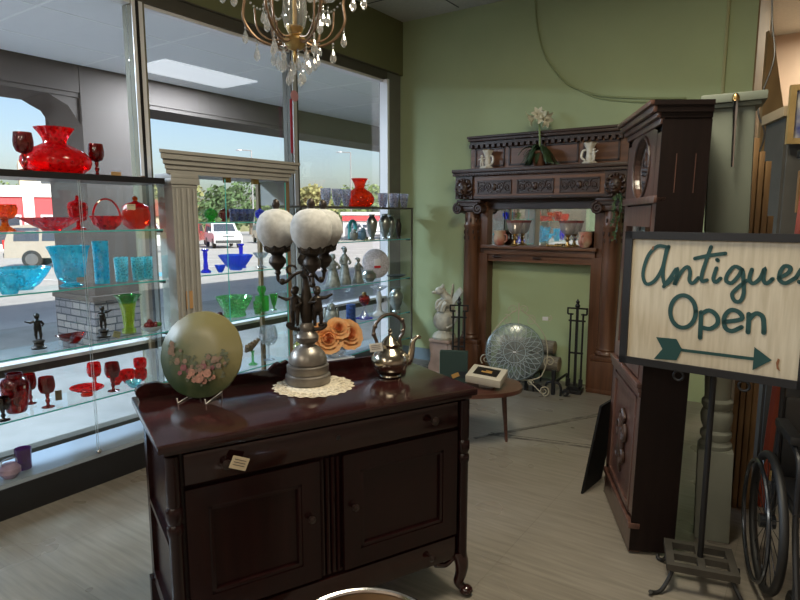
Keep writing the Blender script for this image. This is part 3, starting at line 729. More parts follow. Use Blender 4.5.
flatpoly(g, [(0.1728, -0.152), (0.2359, -0.1960), (0.1726, -0.2468)], -.0014)
g.done('arrow', M_let, sign, flat=True)
g = G(); flatpoly(g, [(.255, -.185), (.262, -.19), (.258, -.215), (.266, -.235), (.254, -.228), (.250, -.205)]); flatpoly(g, [(-.243, .215), (-.236, .22), (-.233, .235), (-.242, .232)]); g.done('worn_patch', pm('rust_brown', (.22, .09, .04), .8), sign, flat=True)
for s_ in (-1, 1):
    g = G(); cx = .022+s_*.125
    g.tube([(cx+.020*math.cos(a*PI/8), .006, -.318+.020*math.sin(a*PI/8)) for a in range(16)], .0055, 8, closed=True)
    g.done('ring', M_blackiron, sign)
std = thing('sign_stand', 'black iron pole stand with slotted foot plate holding the Antiques sign', 'sign stand', (3.568, 2.80, 0), R_(14))
G().tube([(0, 0, .10), (0, 0, 1.0)], .0125, 10).box((0, -.005, .97), (.05, .016, .02)).done('pole', M_blackiron, std)
g = G(); 
for s_ in (-1, 1): g.box((s_*.125, 0, .108), (.032, .23, .03)); g.box((0, s_*.100, .108), (.218, .030, .03)); g.box((s_*.062, 0, .108), (.094, .030, .03)); g.box((0, s_*.050, .108), (.030, .070, .03))
g.box((0, 0, .108), (.030, .030, .03))
g.done('foot_plate', pm('worn_grey_iron', (.050, .045, .038), .6, metal=.2, var=.2), std)
for (sx, sy, e_) in ((-1, -1, 1), (1, -1, 1), (1, .75, .7), (-1, .75, .55)):
    g = G(); g.tube(smooth([(sx*.11, sy*.08, .098), (sx*(.11+.025*e_), sy*.12, .05), (sx*(.11+.055*e_), sy*.15, .012), (sx*(.11+.09*e_), sy*.17, .010), (sx*(.11+.095*e_), sy*.185, .022)], 5), .009, 8); g.done('leg', M_blackiron, std)
# ================================================================== ON THE SIDEBOARD
M_bronze = pm('dark_bronze', (.035, .026, .020), .42, metal=.5, var=.25, scale=30)
M_pewter = pm('pewter_grey_metal', (.19, .17, .15), .36, metal=.6, var=.25, scale=14)
M_globe = pm('frosted_crackle_glass', (.50, .47, .42), .45, var=.10, scale=60, bump=.08, trans=.0)
def globe_mat():
    m = pm('frosted_white_globe', (.47, .47, .465), .4, var=.12, scale=50, bump=.06)
    b = m.node_tree.nodes['Principled BSDF']; b.inputs['Specular IOR Level'].default_value = .2; b.inputs['Roughness'].default_value = .65; b.inputs['Subsurface Weight'].default_value = .5; b.inputs['Subsurface Radius'].default_value = (.08, .08, .08)
    return m
M_globe = globe_mat()
def cherub(g, base, h, face=0, arms='out', wings=False):
    """small standing putto modelled as one figure: legs, belly, chest, arms, head"""
    s = h/1.0; M = Matrix.Translation(base) @ Matrix.Rotation(face, 4, 'Z') @ Matrix.Scale(s, 4)
    t = G()
    t.tube([(-.06, 0, 0), (-.075, .01, .20), (-.07, -.02, .24), (-.055, 0, .46)], [.035, .06, .055, .085], 10)
    t.tube([(.08, -.03, .02), (.085, -.06, .20), (.08, -.05, .24), (.055, 0, .46)], [.035, .06, .055, .085], 10)
    t.ball((-.06, -.03, .02), (.035, .06, .025), 8, 6); t.ball((.08, -.06, .03), (.035, .06, .025), 8, 6)
    t.tube([(0, 0, .40), (0, -.015, .50), (0, 0, .62), (0, 0, .72), (0, 0, .78)], [.12, .13, .115, .12, .06], 14)
    t.ball((0, -.01, .88), (.095, .10, .11), 12, 8); t.ball((0, -.105, .87), (.018, .02, .018), 6, 5); t.ball((0, .03, .92), (.105, .10, .09), 10, 7)
    t.tube([(0, 0, .74), (0, -.005, .82)], [.055, .05], 10)
    if arms == 'out':
        t.tube([(-.11, 0, .70), (-.22, -.04, .66), (-.36, -.10, .72)], [.05, .042, .03], 8); t.ball((-.385, -.11, .735), .035, 8, 6)
        t.tube([(.11, 0, .70), (.20, -.05, .58), (.16, -.15, .54)], [.05, .042, .03], 8); t.ball((.15, -.17, .54), .035, 8, 6)
    else:
        t.tube([(-.11, 0, .70), (-.20, -.08, .60), (-.10, -.20, .64)], [.05, .042, .03], 8); t.ball((-.08, -.22, .65), .035, 8, 6)
        t.tube([(.11, 0, .70), (.23, -.05, .72), (.34, -.06, .78)], [.05, .042, .03], 8); t.ball((.36, -.06, .79), .035, 8, 6)
    if wings:
        for q in (-1, 1): t.prism([(0, .55), (.14, .60), (.26, .80), (.30, .98), (.18, .90), (.05, .76)], .02, lambda u, v, w, q=q: (q*u*.9+q*.03, .09+.12*u+w, v))
    t.xf(M)
    me = bpy.data.meshes.new('tmp'); t.bm.to_mesh(me); t.bm.free(); g.bm.from_mesh(me); bpy.data.meshes.remove(me)

lampP = (2.152, 1.82, .92)
lamp = thing('banquet_lamp', 'dark bronze three globe table lamp with cherub figures on the sideboard', 'lamp', (lampP[0], lampP[1], .9245), R_(34.4))
# local x = towards camera right, local y = away from camera
g = G(); g.lathe([(.093, 0), (.096, .01), (.094, .035), (.084, .04), (.088, .05), (.088, .075), (.076, .08), (.080, .085)], 40); base = g.done('base', M_pewter, lamp)
g = G(); g.lathe([(.080, .085), (.079, .10), (.070, .125), (.050, .148), (.034, .158), (.030, .165)], 40, mod=lambda a, z: 1+.03*abs(math.sin(a*10)) if z > .09 else 1); g.done('gadrooned_dome', M_pewter, base)
g = G(); g.lathe([(.030, .165), (.046, .178), (.049, .195), (.040, .21), (.028, .22), (.032, .23), (.030, .245), (.022, .255)], 28); g.done('knop', M_pewter, lamp)
g = G(); g.lathe([(.022, .255), (.026, .28), (.030, .32), (.024, .36), (.016, .40), (.014, .44), (.024, .45), (.024, .46), (.014, .47), (.016, .49), (.030, .50), (.034, .52), (.022, .54), (.016, .56)], 20); g.done('stem', M_bronze, lamp)
for q in (-1, 1):
    g = G(); cherub(g, (q*.046, -.012, .243), .165, face=R_(20*q), arms='out' if q < 0 else 'in', wings=False)
    g.tube(smooth([(q*.03, 0, .225), (q*.065, -.01, .232), (q*.08, -.01, .250), (q*.05, -.01, .245)], 4), .008, 8)
    g.done('cherub_figure', M_bronze, lamp)
GL = [(-.118, .010), (.040, -.095), (.062, .105)]
for (u, v) in GL:
    g = G(); L = math.hypot(u, v); d = (u/L, v/L)
    pts = smooth([(d[0]*.012, d[1]*.012, .47), (d[0]*.05, d[1]*.05, .455), (d[0]*.085, d[1]*.085, .425), (d[0]*.115, d[1]*.115, .43), (u, v, .46)], 6)
    g.tube(pts, .0075, 8); g.tube([(d[0]*(.06)+.02*math.cos(t), d[1]*.06, .475+.018*math.sin(t)) for t in [k*PI/6 for k in range(10)]], .005, 6)
    g.ball((d[0]*.10, d[1]*.10, .425), .014, 8, 6)
    g.lathe([(.006, .45), (.014, .462), (.010, .472), (.024, .487), (.036, .505), (.034, .522), (.022, .535), (.030, .545), (.046, .552)], 20, (u, v, 0))
    arm = g.done('arm', M_bronze, lamp)
    g = G(); g.lathe([(.040, .545), (.050, .552), (.052, .562), (.049, .570)], 32, (u, v, 0), mod=lambda a, z: 1+.06*math.cos(a*8)*(1 if z > .55 else 0), open_ends=True)
    for k in range(8):
        a = k*PI/4; g.tube([(u+.050*math.cos(a-.33), v+.050*math.sin(a-.33), .560), (u+.054*math.cos(a), v+.054*math.sin(a), .576), (u+.050*math.cos(a+.33), v+.050*math.sin(a+.33), .560)], .004, 6)
    g.done('gallery_crown', M_bronze, arm)
    g = G(); g.lathe([(.040, .563), (.058, .578), (.076, .605), (.083, .638), (.080, .668), (.066, .698), (.044, .716), (.016, .724)], 36, (u, v, 0)); g.done('globe', M_globe, lamp)
    g = G(); g.lathe([(.014, .722), (.012, .728), (.016, .736), (.017, .744), (.012, .758), (.001, .766)], 14, (u, v, 0)); g.done('finial', M_bronze, lamp)

# doily
dz = .9209
dg = G()
def dm(a, z): return 1+.035*math.cos(a*22)
dg.lathe([(.001, .0), (.10, .0012), (.15, .0015), (.166, .001)], 132, (lampP[0]+.054, lampP[1]-.025, dz), mod=dm)
for k in range(22):
    a = k*2*PI/22
    for rr in (.125, .150): dg.tube([(lampP[0]+.054+rr*math.cos(a)+.012*math.cos(t), lampP[1]-.025+rr*math.sin(a)+.012*math.sin(t), dz+.0022) for t in [q*PI/4 for q in range(8)]], .0018, 5, closed=True)
dl = dg.done('doily', pm('ecru_crochet', (.52, .46, .36), .95, var=.30, scale=110, bump=.3)); tag(dl, 'round ecru crocheted doily under the lamp base', 'doily')

# plate on wire stand
PC = Vector((1.955, 1.43, .92)); PR = .140
plt = thing('painted_plate', 'large round painted plate with pink roses leaning on a wire stand', 'plate', (PC.x, PC.y, 1.093), rot=(R_(-17), R_(-8), R_(28)))
def plate_mat():
    m = bpy.data.materials.new('painted_china'); m.use_nodes = True; nt = m.node_tree; N, L = nt.nodes, nt.links; b = N['Principled BSDF']; b.inputs['Roughness'].default_value = .38
    tc = N.new('ShaderNodeTexCoord'); nz = N.new('ShaderNodeTexNoise'); nz.inputs['Scale'].default_value = 11; nz.inputs['Detail'].default_value = 5; L.new(tc.outputs['Object'], nz.inputs['Vector'])
    sx = N.new('ShaderNodeSeparateXYZ'); L.new(tc.outputs['Object'], sx.inputs[0])
    ma = N.new('ShaderNodeMath'); ma.operation = 'MULTIPLY_ADD'; ma.inputs[1].default_value = -1.5; L.new(sx.outputs[0], ma.inputs[0])
    m2 = N.new('ShaderNodeMath'); m2.operation = 'MULTIPLY_ADD'; m2.inputs[1].default_value = 3.0; L.new(sx.outputs[2], m2.inputs[0]); L.new(ma.outputs[0], m2.inputs[2]); ma.inputs[2].default_value = .2
    ma.inputs[1].default_value = 2.6
    ad = N.new('ShaderNodeMath'); L.new(m2.outputs[0], ad.inputs[0]); L.new(nz.outputs['Fac'], ad.inputs[1])
    rp = N.new('ShaderNodeValToRGB'); e = rp.color_ramp.elements
    e[0].position = .30; e[0].color = (.025, .045, .015, 1); e[1].position = .98; e[1].color = (.17, .148, .058, 1)
    x = rp.color_ramp.elements.new(.55); x.color = (.085, .096, .040, 1); x = rp.color_ramp.elements.new(.75); x.color = (.14, .13, .058, 1)
    L.new(ad.outputs[0], rp.inputs[0]); L.new(rp.outputs[0], b.inputs['Base Color']); return m
M_china = plate_mat()
g = G(); g.lathe([(.001, .012), (.055, .012), (.085, .009), (.112, -.002), (.135, -.010), (.140, -.012), (.138, -.008), (.112, .003), (.085, .015), (.055, .018), (.001, .018)], 72, mod=lambda a, z: 1+.010*abs(math.cos(a*7)), mat=Matrix.Rotation(PI/2, 3, 'X') @ Matrix.Rotation(0, 3, 'Z'))
# lathe +z (back) -> rotated; front faces -y
g.done('dish', M_china, plt)
plt.scale = (1.2, 1.2, 1.2)
def dec(nm, m, spots, parent, y=.006):
    g = G()
    for (u, v, r, n) in spots:
        rr = math.hypot(u, v)
        yy = -.0195 if rr < .055 else (-.0195+(rr-.055)*.11 if rr < .085 else -.0165+(rr-.085)*.43)
        for k in range(n):
            a = 2*PI*k/n + u*50
            cu_, cv_ = u+r*.55*math.cos(a), v+r*.55*math.sin(a)
            g.bm.faces.new([g.bm.verts.new((cu_+r*.52*math.cos(t), yy-.0006-.0001*k-.0012*(n-3), cv_+r*.42*math.sin(t))) for t in [q*PI/4 for q in range(8)]])
    return g.done(nm, m, parent, flat=True)
rp_ = random.Random(5)
M_ros = [pm('rose_pink_glaze', (.30, .13, .085), .4, var=.3, scale=70), pm('plum_glaze', (.17, .04, .05), .4, var=.3, scale=70), pm('dusty_mauve_glaze', (.17, .10, .065), .4, var=.3, scale=70), pm('sage_leaf_glaze', (.065, .078, .036), .4, var=.4, scale=70)]
def scatter(n, f, r0, r1, k): return [(*f(), rp_.uniform(r0, r1), k) for q in range(n)]
def band():   # a swag of flowers across the lower half, rising at the left
    t = rp_.uniform(-1, 1); return (t*.095, -.035+.035*t*t-.02*(t > 0)*t+rp_.gauss(0, .018)+(.06*(-t-.5) if t < -.5 else 0))
def low(): return (rp_.gauss(.012, .026), rp_.gauss(-.066, .014))
dec('painted_leaves', M_ros[3], scatter(85, band, .005, .011, 3)+scatter(20, low, .006, .010, 3), plt)
dec('painted_mauve_roses', M_ros[2], scatter(34, band, .005, .010, 6), plt)
for sp_ in [(-.045, -.04, .011, 6), (.022, -.042, .011, 6), (-.06, -.055, .008, 5), (.05, -.05, .008, 5), (-.03, -.052, .008, 5)]: dec('painted_plum_rose', M_ros[1], [sp_], plt)
dec('painted_pink_roses', M_ros[0], [(-.018, -.058, .012, 7), (.006, -.080, .015, 8), (.034, -.066, .014, 8), (-.012, -.083, .009, 6), (.020, -.090, .010, 6), (.050, -.080, .008, 6), (.012, -.062, .009, 6), (-.030, -.070, .008, 5)], plt)
dec('painted_rose_hearts', pm('cream_heart_glaze', (.48, .30, .19), .4), [(.006, -.081, .006, 4), (.034, -.067, .006, 4), (-.018, -.059, .005, 4)], plt)
es = thing('plate_stand', 'white wire plate stand under the painted plate', 'plate stand', (PC.x, PC.y, .9205), R_(28))
g = G()
for s_ in (-1, 1):
    g.tube([(s_*.055, -.085, .0025), (s_*.05, .075, .0025), (s_*.03, .06, .13), (s_*.012, .065, .20)], .0022, 6)
    g.tube([(s_*.055, -.085, .0025), (s_*.055, -.09, .022)], .0022, 6)
g.tube([(-.05, .075, .0025), (.05, .075, .0025)], .0022, 6)
g.done('wire_frame', pm('white_wire', (.75, .73, .68), .4), es)

# teapot
TP = (2.375, 2.105, .92)
tp = thing('tilting_kettle', 'tarnished silver kettle with tall loop handle on the right of the sideboard', 'kettle', TP, R_(34.4+12))
g = G(); g.lathe([(.045, 0), (.050, .004), (.048, .010), (.058, .02), (.076, .042), (.083, .066), (.080, .088), (.066, .108), (.047, .122), (.040, .130), (.042, .138)], 36); kb = g.done('body', M_silver, tp)
g = G(); g.lathe([(.044, .138), (.046, .145), (.036, .155), (.024, .170), (.012, .180), (.006, .184), (.010, .190), (.006, .196), (.010, .204), (.004, .212), (.001, .216)], 28); g.done('lid', M_silver, tp)
g = G(); g.tube(smooth([(.070, -.0, .055), (.090, 0, .075), (.098, 0, .11), (.104, 0, .150), (.122, 0, .170), (.138, 0, .166)], 6), [.019-.0004*i for i in range(31)], 12); g.ball((.088, .0, .055), (.012, .012, .01), 8, 6); g.done('spout', M_silver, tp)
g = G(); g.tube(smooth([(-.052, 0, .120), (-.060, 0, .160), (-.072, 0, .195), (-.062, 0, .235), (-.030, 0, .268), (.010, 0, .275), (.045, 0, .255), (.062, 0, .225), (.058, 0, .190), (.044, 0, .165), (.048, 0, .130)], 5), .0075, 8)
for p_ in ((-.066, 0, .225), (.055, 0, .248), (-.072, 0, .19), (.058, 0, .20)): g.ball(p_, .011, 8, 6)
g.done('handle', pm('dark_silver', (.14, .11, .09), .35, metal=.9), tp)
paper_tag('price_tag', (TP[0]-.005, TP[1]-.095, .92+.145), R_(30), .055, .036, 'white price tag tied to the kettle handle', m=M_tagw, tilt=R_(-8))

# metal rimmed tub at the camera's feet
tub = thing('rimmed_tub', 'brown tub with a silver metal rim, in front of the sideboard', 'tub', (2.985, 1.125, -.012))
g = G(); g.lathe([(.14, 0), (.16, .02), (.205, .52), (.205, .535), (.197, .535), (.15, .04), (.001, .03)], 48); g.done('body', pm('brown_tub', (.20, .12, .06), .6, var=.15), tub)
G().tube([(.203*math.cos(a*PI/24), .203*math.sin(a*PI/24), .540) for a in range(48)], .009, 8, closed=True).done('rim', M_chrome, tub)

# ================================================================== CHANDELIER
ch = thing('chandelier', 'brass crystal chandelier with hanging glass drops, at the top of the view', 'chandelier', (2.045, 1.90, 2.315), R_(34.4))
M_crys = glass('crystal', (.93, .93, .92), gl=.34, rough=.03, dif=.22, dcol=(.92, .92, .90))
M_cglass = glass('cut_glass_column', (.90, .90, .88), gl=.16, rough=.05, dif=.14, dcol=(.7, .7, .68))
G().tube([(0, 0, .05), (0, 0, 1.40)], .010, 10).lathe([(.06, 1.36), (.06, 1.385), (.01, 1.40)], 20).done('stem', M_brass, ch)
g = G(); g.lathe([(.030, .045), (.022, .055), (.040, .075), (.048, .11), (.046, .20), (.038, .28), (.030, .33)], 24, mod=lambda a, z: 1+.05*math.cos(a*12)); g.done('glass_column', M_cglass, ch)
g = G(); g.lathe([(.002, -.075), (.010, -.06), (.012, -.03), (.010, -.02), (.030, -.012), (.045, .005), (.050, .02), (.042, .03), (.020, .035), (.028, .05), (.034, .065), (.034, .075), (.02, .08)], 28); g.done('hub', M_brass, ch)
M_arm = pm('bronzed_brass_arm', (.20, .125, .075), .3, metal=.7)
drop_me = None
def drop(parent, p, s=1.0):
    global drop_me
    if drop_me is None:
        g = G(); g.tube([(0, 0, .0), (0, 0, -.026)], .0012, 5); g.ball((0, 0, -.008), .0045, 8, 6); g.ball((0, 0, -.020), .0045, 8, 6)
        g.lathe([(.001, -.026), (.005, -.034), (.0105, -.050), (.012, -.060), (.009, -.070), (.001, -.077)], 8)
        o = g.done('crystal_drop', M_crys, parent, flat=True); drop_me = o.data
    else:
        o = bpy.data.objects.new('crystal_drop', drop_me); COL.objects.link(o); o.parent = parent
    o.location = p; o.scale = (s, s, s); return o
for k in range(6):
    a = R_(8+60*k); ca, sa = math.cos(a), math.sin(a)
    P = lambda r, z: (r*ca, r*sa, z)
    pts = smooth([P(.03, .02), P(.09, .0), P(.16, .03), P(.205, .10), P(.20, .18), P(.225, .24), P(.26, .25)], 6)
    g = G(); g.tube(pts, .0062, 8); g.tube(smooth([P(.045, .03), P(.10, .02), P(.15, .06), P(.16, .14)], 5), .004, 6)
    arm = g.done('arm', M_arm, ch)
    g = G(); g.lathe([(.008, .25), (.045, .262), (.05, .27), (.045, .268), (.012, .26)], 20, P(.26, 0), mod=lambda t, z: 1+.08*math.cos(t*8)); g.lathe([(.011, .265), (.011, .35), (.001, .352)], 12, P(.26, 0)); g.done('drip_pan', M_cglass, arm)
    for (r, z, s_) in ((.155, .022, 1.15), (.20, .085, 1.1), (.24, .235, 1.2), (.285, .245, 1.2), (.09, -.004, 1.0)): drop(ch, P(r, z), s_)
    # bead strand from the arm to the column
    g = G()
    for j in range(13):
        t = j/12; r = .20*(1-t)+.05*t; z = .19*(1-t)+.25*t-.08*math.sin(PI*t)
        g.ball(P(r, z), .0048, 6, 4)
    g.done('bead_strand', M_crys, ch)
for k in range(8):
    a = R_(20+45*k); r = .035 if k % 2 else .055; drop(ch, (r*math.cos(a), r*math.sin(a), -.022-(.045 if k % 2 else .0)), 1.15)

# ================================================================== GLASSWARE
C_red = glass('ruby_glass', (.80, .012, .02), gl=.08, dif=.32, dcol=(.80, .012, .02), pattern=.75, pscale=38)
C_red_d = glass('deep_ruby_glass', (.50, .008, .02), gl=.12, dif=.16, dcol=(.34, .006, .012))
C_ror = glass('red_orange_glass', (.96, .16, .05), gl=.08, dif=.22, dcol=(.9, .09, .03))
C_amb = glass('amberina_glass', (.95, .32, .03), gl=.10, dif=.3, dcol=(.85, .22, .02), pattern=.7, pscale=40)
C_turq = glass('turquoise_glass', (.28, .82, .92), gl=.10, dif=.36, dcol=(.10, .72, .88), pattern=.4, pscale=38)
C_turq_p = glass('pale_turquoise_glass', (.60, .92, .96), gl=.14, dif=.30, dcol=(.3, .85, .92), pattern=.8, pscale=60)
C_cob = glass('cobalt_glass', (.10, .16, .95), gl=.10, dif=.32, dcol=(.05, .10, .95))
C_blue = glass('bright_blue_glass', (.10, .34, .98), gl=.10, dif=.34, dcol=(.06, .26, 1.0))
C_grn = glass('emerald_glass', (.06, .70, .16), gl=.10, dif=.25, dcol=(.05, .55, .12))
C_grn_p = glass('pale_green_glass', (.42, .85, .48), gl=.12, dif=.25, dcol=(.3, .7, .35), pattern=.6, pscale=50)
C_ygr = glass('yellow_green_glass', (.60, .72, .12), gl=.10, dif=.25, dcol=(.5, .6, .08))
C_clr = glass('clear_crystal', (.90, .92, .94), gl=.20, rough=.04, dif=.12, dcol=(.8, .82, .86))
C_hob = glass('hobnail_clear_glass', (.74, .76, .84), gl=.16, rough=.06, dif=.25, dcol=(.7, .72, .8), pattern=.7, pscale=70)
C_pur = glass('purple_glass', (.35, .04, .42), gl=.12, dif=.30, dcol=(.3, .04, .36))
C_yel = glass('yellow_glass', (.85, .80, .05), gl=.10, dif=.35, dcol=(.8, .75, .05))
C_slv = pm('grey_silver_ware', (.36, .40, .38), .28, metal=.85, var=.2, scale=20)
C_iron = pm('dark_bronze_figure', (.025, .020, .018), .4, metal=.4)
C_grey = pm('grey_green_figurine', (.22, .25, .24), .45, metal=.3, var=.3, scale=25)
S0, S1, S2, S3, SB = 1.8612, 1.5362, 1.2062, .8632, .1962
S4 = .5262

def lathe_obj(nm, m, prof, loc, parent=None, seg=28, mod=None, **k):
    g = G(); g.lathe(prof, seg, mod=mod, **k); return g.done(nm, m, parent, loc)
def goblet(label, loc, w, h, m, group=None, ms=None):
    t = thing('goblet', label, 'goblet', loc, 0, group); r = w/2
    lathe_obj('bowl', m, [(r*.25, h*.44), (r*.75, h*.50), (r*.98, h*.64), (r*1.0, h*.78), (r*.88, h*1.0), (r*.84, h*1.0), (r*.92, h*.78), (r*.90, h*.65), (r*.66, h*.53), (.001, h*.48)], (0, 0, 0), t)
    lathe_obj('stem', ms or m, [(r*.78, 0), (r*.78, h*.015), (r*.25, h*.05), (r*.16, h*.12), (r*.30, h*.20), (r*.30, h*.24), (r*.16, h*.30), (r*.26, h*.38), (r*.24, h*.44)], (0, 0, 0), t, 20)
    return t
def tumbler(label, loc, w, h, m, group=None, nm='tumbler', flare=.85, cat='tumbler', ridges=0):
    r = w/2
    f = (lambda a, z: 1+.03*math.cos(a*ridges)) if ridges else None
    o = lathe_obj(nm, m, [(r*flare*.96, 0), (r*flare, h*.03), (r*.92, h*.5), (r, h), (r*.94, h), (r*.86, h*.5), (r*flare*.9, h*.09), (.001, h*.08)], loc, None, 24 if not ridges else 48, f)
    return tag(o, label, cat, group)
def rose_vase(nm, label, loc, w, h, m):
    t = thing(nm, label, 'vase', loc); r = w/2
    lathe_obj('body', m, [(r*.50, 0), (r*.72, h*.02), (r*.93, h*.12), (r, h*.26), (r*.97, h*.36), (r*.80, h*.50), (r*.50, h*.60), (r*.34, h*.66), (r*.33, h*.70)], (0, 0, 0), t, 48, open_ends=True)
    lathe_obj('ruffled_neck', m, [(r*.33, h*.70), (r*.36, h*.78), (r*.44, h*.90), (r*.54, h*1.0), (r*.50, h*1.0), (r*.41, h*.90)], (0, 0, 0), t, 64, (lambda a, z: 1+(.07*math.cos(a*14) if z > h*.88 else 0)), open_ends=True)
    return t
def bowl(label, loc, w, h, m, nm='bowl', ruffle=0, rib=0, foot=.35, group=None):
    r = w/2
    def f(a, z): return 1+(ruffle*math.cos(a*9) if z > h*.75 else 0)+(.03*math.cos(a*24) if rib else 0)
    o = lathe_obj(nm, m, [(r*foot, 0), (r*foot*1.02, h*.06), (r*.55, h*.22), (r*.80, h*.60), (r, h), (r*.97, h), (r*.76, h*.62), (r*.5, h*.28), (.001, h*.14)], loc, None, 72, f)
    return tag(o, label, 'bowl', group)
# --- left case, top
goblet('ruby goblet on the case top, left of the big ruby vase', (.355, 1.575, S0), .098, .20, C_red_d, 'ruby goblets on the case top')
rose_vase('ruffled_vase', 'large squat ruby vase with ruffled neck on the left display case', (.205, 1.815, S0), .375, .262, C_red)
goblet('ruby goblet on the case top, right of the big ruby vase', (.25, 2.03, S0), .090, .19, C_red_d, 'ruby goblets on the case top')
paper_tag('price_tag', (.30, 2.12, S0+.014), R_(80), .06, .028, 'brown price card beside the right ruby goblet on the case top', m=pm('tan_card2', (.40, .24, .10), .8), lines=0)
# --- shelf 1
t = thing('compote', 'amber orange footed compote at the left end of the upper glass shelf', 'compote', (.25, 1.495, S1))
lathe_obj('bowl', C_amb, [(.012, .062), (.045, .072), (.062, .10), (.066, .125), (.060, .146), (.056, .146), (.06, .125), (.04, .08), (.001, .07)], (0, 0, 0), t, 40, lambda a, z: 1+.05*math.cos(a*8))
lathe_obj('foot', C_amb, [(.050, 0), (.050, .008), (.02, .03), (.015, .05), (.018, .062)], (0, 0, 0), t)
o = lathe_obj('fluted_bowl', C_red, [(.05, 0), (.055, .008), (.095, .03), (.155, .068), (.168, .076), (.160, .076), (.095, .038), (.05, .014), (.001, .012)], (.213, 1.755, S1), None, 96, lambda a, z: 1+.06*math.cos(a*16)*(z/.076)); tag(o, 'wide shallow fluted ruby bowl on the upper shelf', 'bowl')
t = thing('candy_jar', 'lidded red candy jar on a foot behind the fluted ruby bowl', 'jar', (.105, 1.97, S1))
lathe_obj('jar', C_red, [(.04, 0), (.04, .006), (.013, .02), (.012, .045), (.045, .06), (.053, .10), (.055, .145), (.05, .145), (.045, .07), (.001, .06)], (0, 0, 0), t, 36, lambda a, z: 1+.04*math.cos(a*12))
lathe_obj('lid', C_red, [(.057, .146), (.05, .165), (.02, .178), (.008, .185), (.013, .198), (.001, .212)], (0, 0, 0), t)
t = thing('glass_basket', 'ruby glass basket with tall arched handle on the upper shelf', 'basket', (.26, 2.065, S1))
lathe_obj('bowl', C_red, [(.042, 0), (.045, .008), (.075, .03), (.085, .06), (.098, .085), (.092, .085), (.078, .06), (.068, .036), (.001, .014)], (0, 0, 0), t, 64, lambda a, z: 1+(.05*math.cos(a*10) if z > .07 else .025*math.cos(a*16)))
G().tube([(0, .088*math.cos(q*PI/20), .07+.118*math.sin(q*PI/20)) for q in range(21)], .006, 8).done('handle', C_red, t)
t = thing('covered_jar', 'red and amber covered jar at the right end of the upper shelf', 'jar', (.22, 2.285, S1))
lathe_obj('jar', C_ror, [(.045, 0), (.05, .006), (.078, .03), (.087, .07), (.086, .10), (.078, .13), (.001, .131)], (0, 0, 0), t, 48, lambda a, z: 1+.025*math.cos(a*20))
lathe_obj('lid', C_red, [(.082, .132), (.078, .148), (.05, .165), (.018, .175), (.010, .182)], (0, 0, 0), t, 48, lambda a, z: 1+.02*math.cos(a*20))
lathe_obj('finial', C_amb, [(.010, .182), (.018, .192), (.014, .206), (.001, .214)], (0, 0, 0), t, 14)
paper_tag('price_tag', (.31, 2.20, S1+.14), R_(70), .05, .035, 'tan price tag on the red and amber covered jar', lines=1)
# --- shelf 2, blues
bowl('wide turquoise bowl at the left of the blue shelf', (.19, 1.585, S2), .30, .125, C_turq)
t = thing('cream_jug', 'small turquoise jug in front of the wide turquoise bowl', 'jug', (.342, 1.45, S2))
lathe_obj('jug', C_turq, [(.036, 0), (.04, .008), (.05, .03), (.05, .06), (.042, .085), (.048, .105), (.044, .105), (.04, .085), (.001, .02)], (0, 0, 0), t)
G().tube(smooth([(0, .047, .09), (0, .075, .085), (0, .075, .045), (0, .048, .03)], 5), .006, 8).done('handle', C_turq, t)
t = thing('pitcher', 'tall ribbed turquoise pitcher with a spout on the blue shelf', 'pitcher', (.26, 1.82, S2))
lathe_obj('body', C_turq, [(.060, 0), (.062, .008), (.035, .022), (.070, .045), (.082, .09), (.090, .16), (.100, .215), (.110, .24), (.104, .24), (.086, .16), (.075, .09), (.001, .05)], (0, 0, 0), t, 72, lambda a, z: 1+.02*math.cos(a*18)+(.12*max(0, math.cos(a+PI/2))**8 if z > .2 else 0))
paper_tag('price_tag', (.355, 1.83, S2+.045), R_(80), .05, .028, 'grey price tag at the foot of the turquoise pitcher', m=pm('grey_card', (.25, .22, .20), .8), lines=0)
tumbler('tall turquoise cylinder vase between pitcher and tumblers', (.26, 2.01, S2), .094, .262, C_turq, nm='cylinder_vase', flare=.92, cat='vase')
for k, (y, x, w) in enumerate(((2.135, .26, .080), (2.19, .18, .080), (2.245, .27, .080), (2.315, .27, .065))):
    tumbler(['pale turquoise tumbler next to the tall cylinder vase', 'pale turquoise tumbler standing at the back of the four', 'pale turquoise tumbler, second from the right end of the shelf', 'pale turquoise tumbler at the right end of the blue shelf'][k], (x, y, S2), w, .150, C_turq_p, 'turquoise tumblers', ridges=8)
# --- shelf 3
def putto(label, loc, h, arms, rz):
    t = thing('cherub_figurine', label, 'figurine', loc, rz, 'dark cherub figurines')
    lathe_obj('base', C_iron, [(.040, 0), (.042, .010), (.028, .018), (.024, .03), (.033, .042), (.030, .05), (.012, .056)], (0, 0, 0), t)
    g = G(); cherub(g, (0, 0, .054), h-.054, 0, arms, wings=False); g.done('figure', C_iron, t)
putto('dark cherub figurine with outstretched arm, left of the red dish', (.24, 1.62, S3), .205, 'out', R_(70))
putto('dark cherub figurine right of the small red dish', (.23, 2.01, S3), .200, 'in', R_(75))
t = thing('glass_dish', 'small brownish red dish with folded rim between the two cherubs', 'dish', (.24, 1.815, S3))
lathe_obj('dish', glass('red_brown_glass', (.45, .08, .07), gl=.2, dif=.35, dcol=(.3, .06, .05)), [(.03, 0), (.034, .006), (.06, .02), (.082, .05), (.078, .05), (.05, .022), (.001, .012)], (0, 0, 0), t, 48, lambda a, z: 1+.16*math.cos(a*3)*(z/.05))
t = thing('flared_vase', 'green and yellow glass vase with pulled rim at the shelf end', 'vase', (.235, 2.18, S3))
lathe_obj('body', C_ygr, [(.040, 0), (.040, .03), (.028, .034), (.032, .07), (.038, .14), (.05, .20)], (0, 0, 0), t, 40, lambda a, z: 1+.05*math.cos(a*6), open_ends=True)
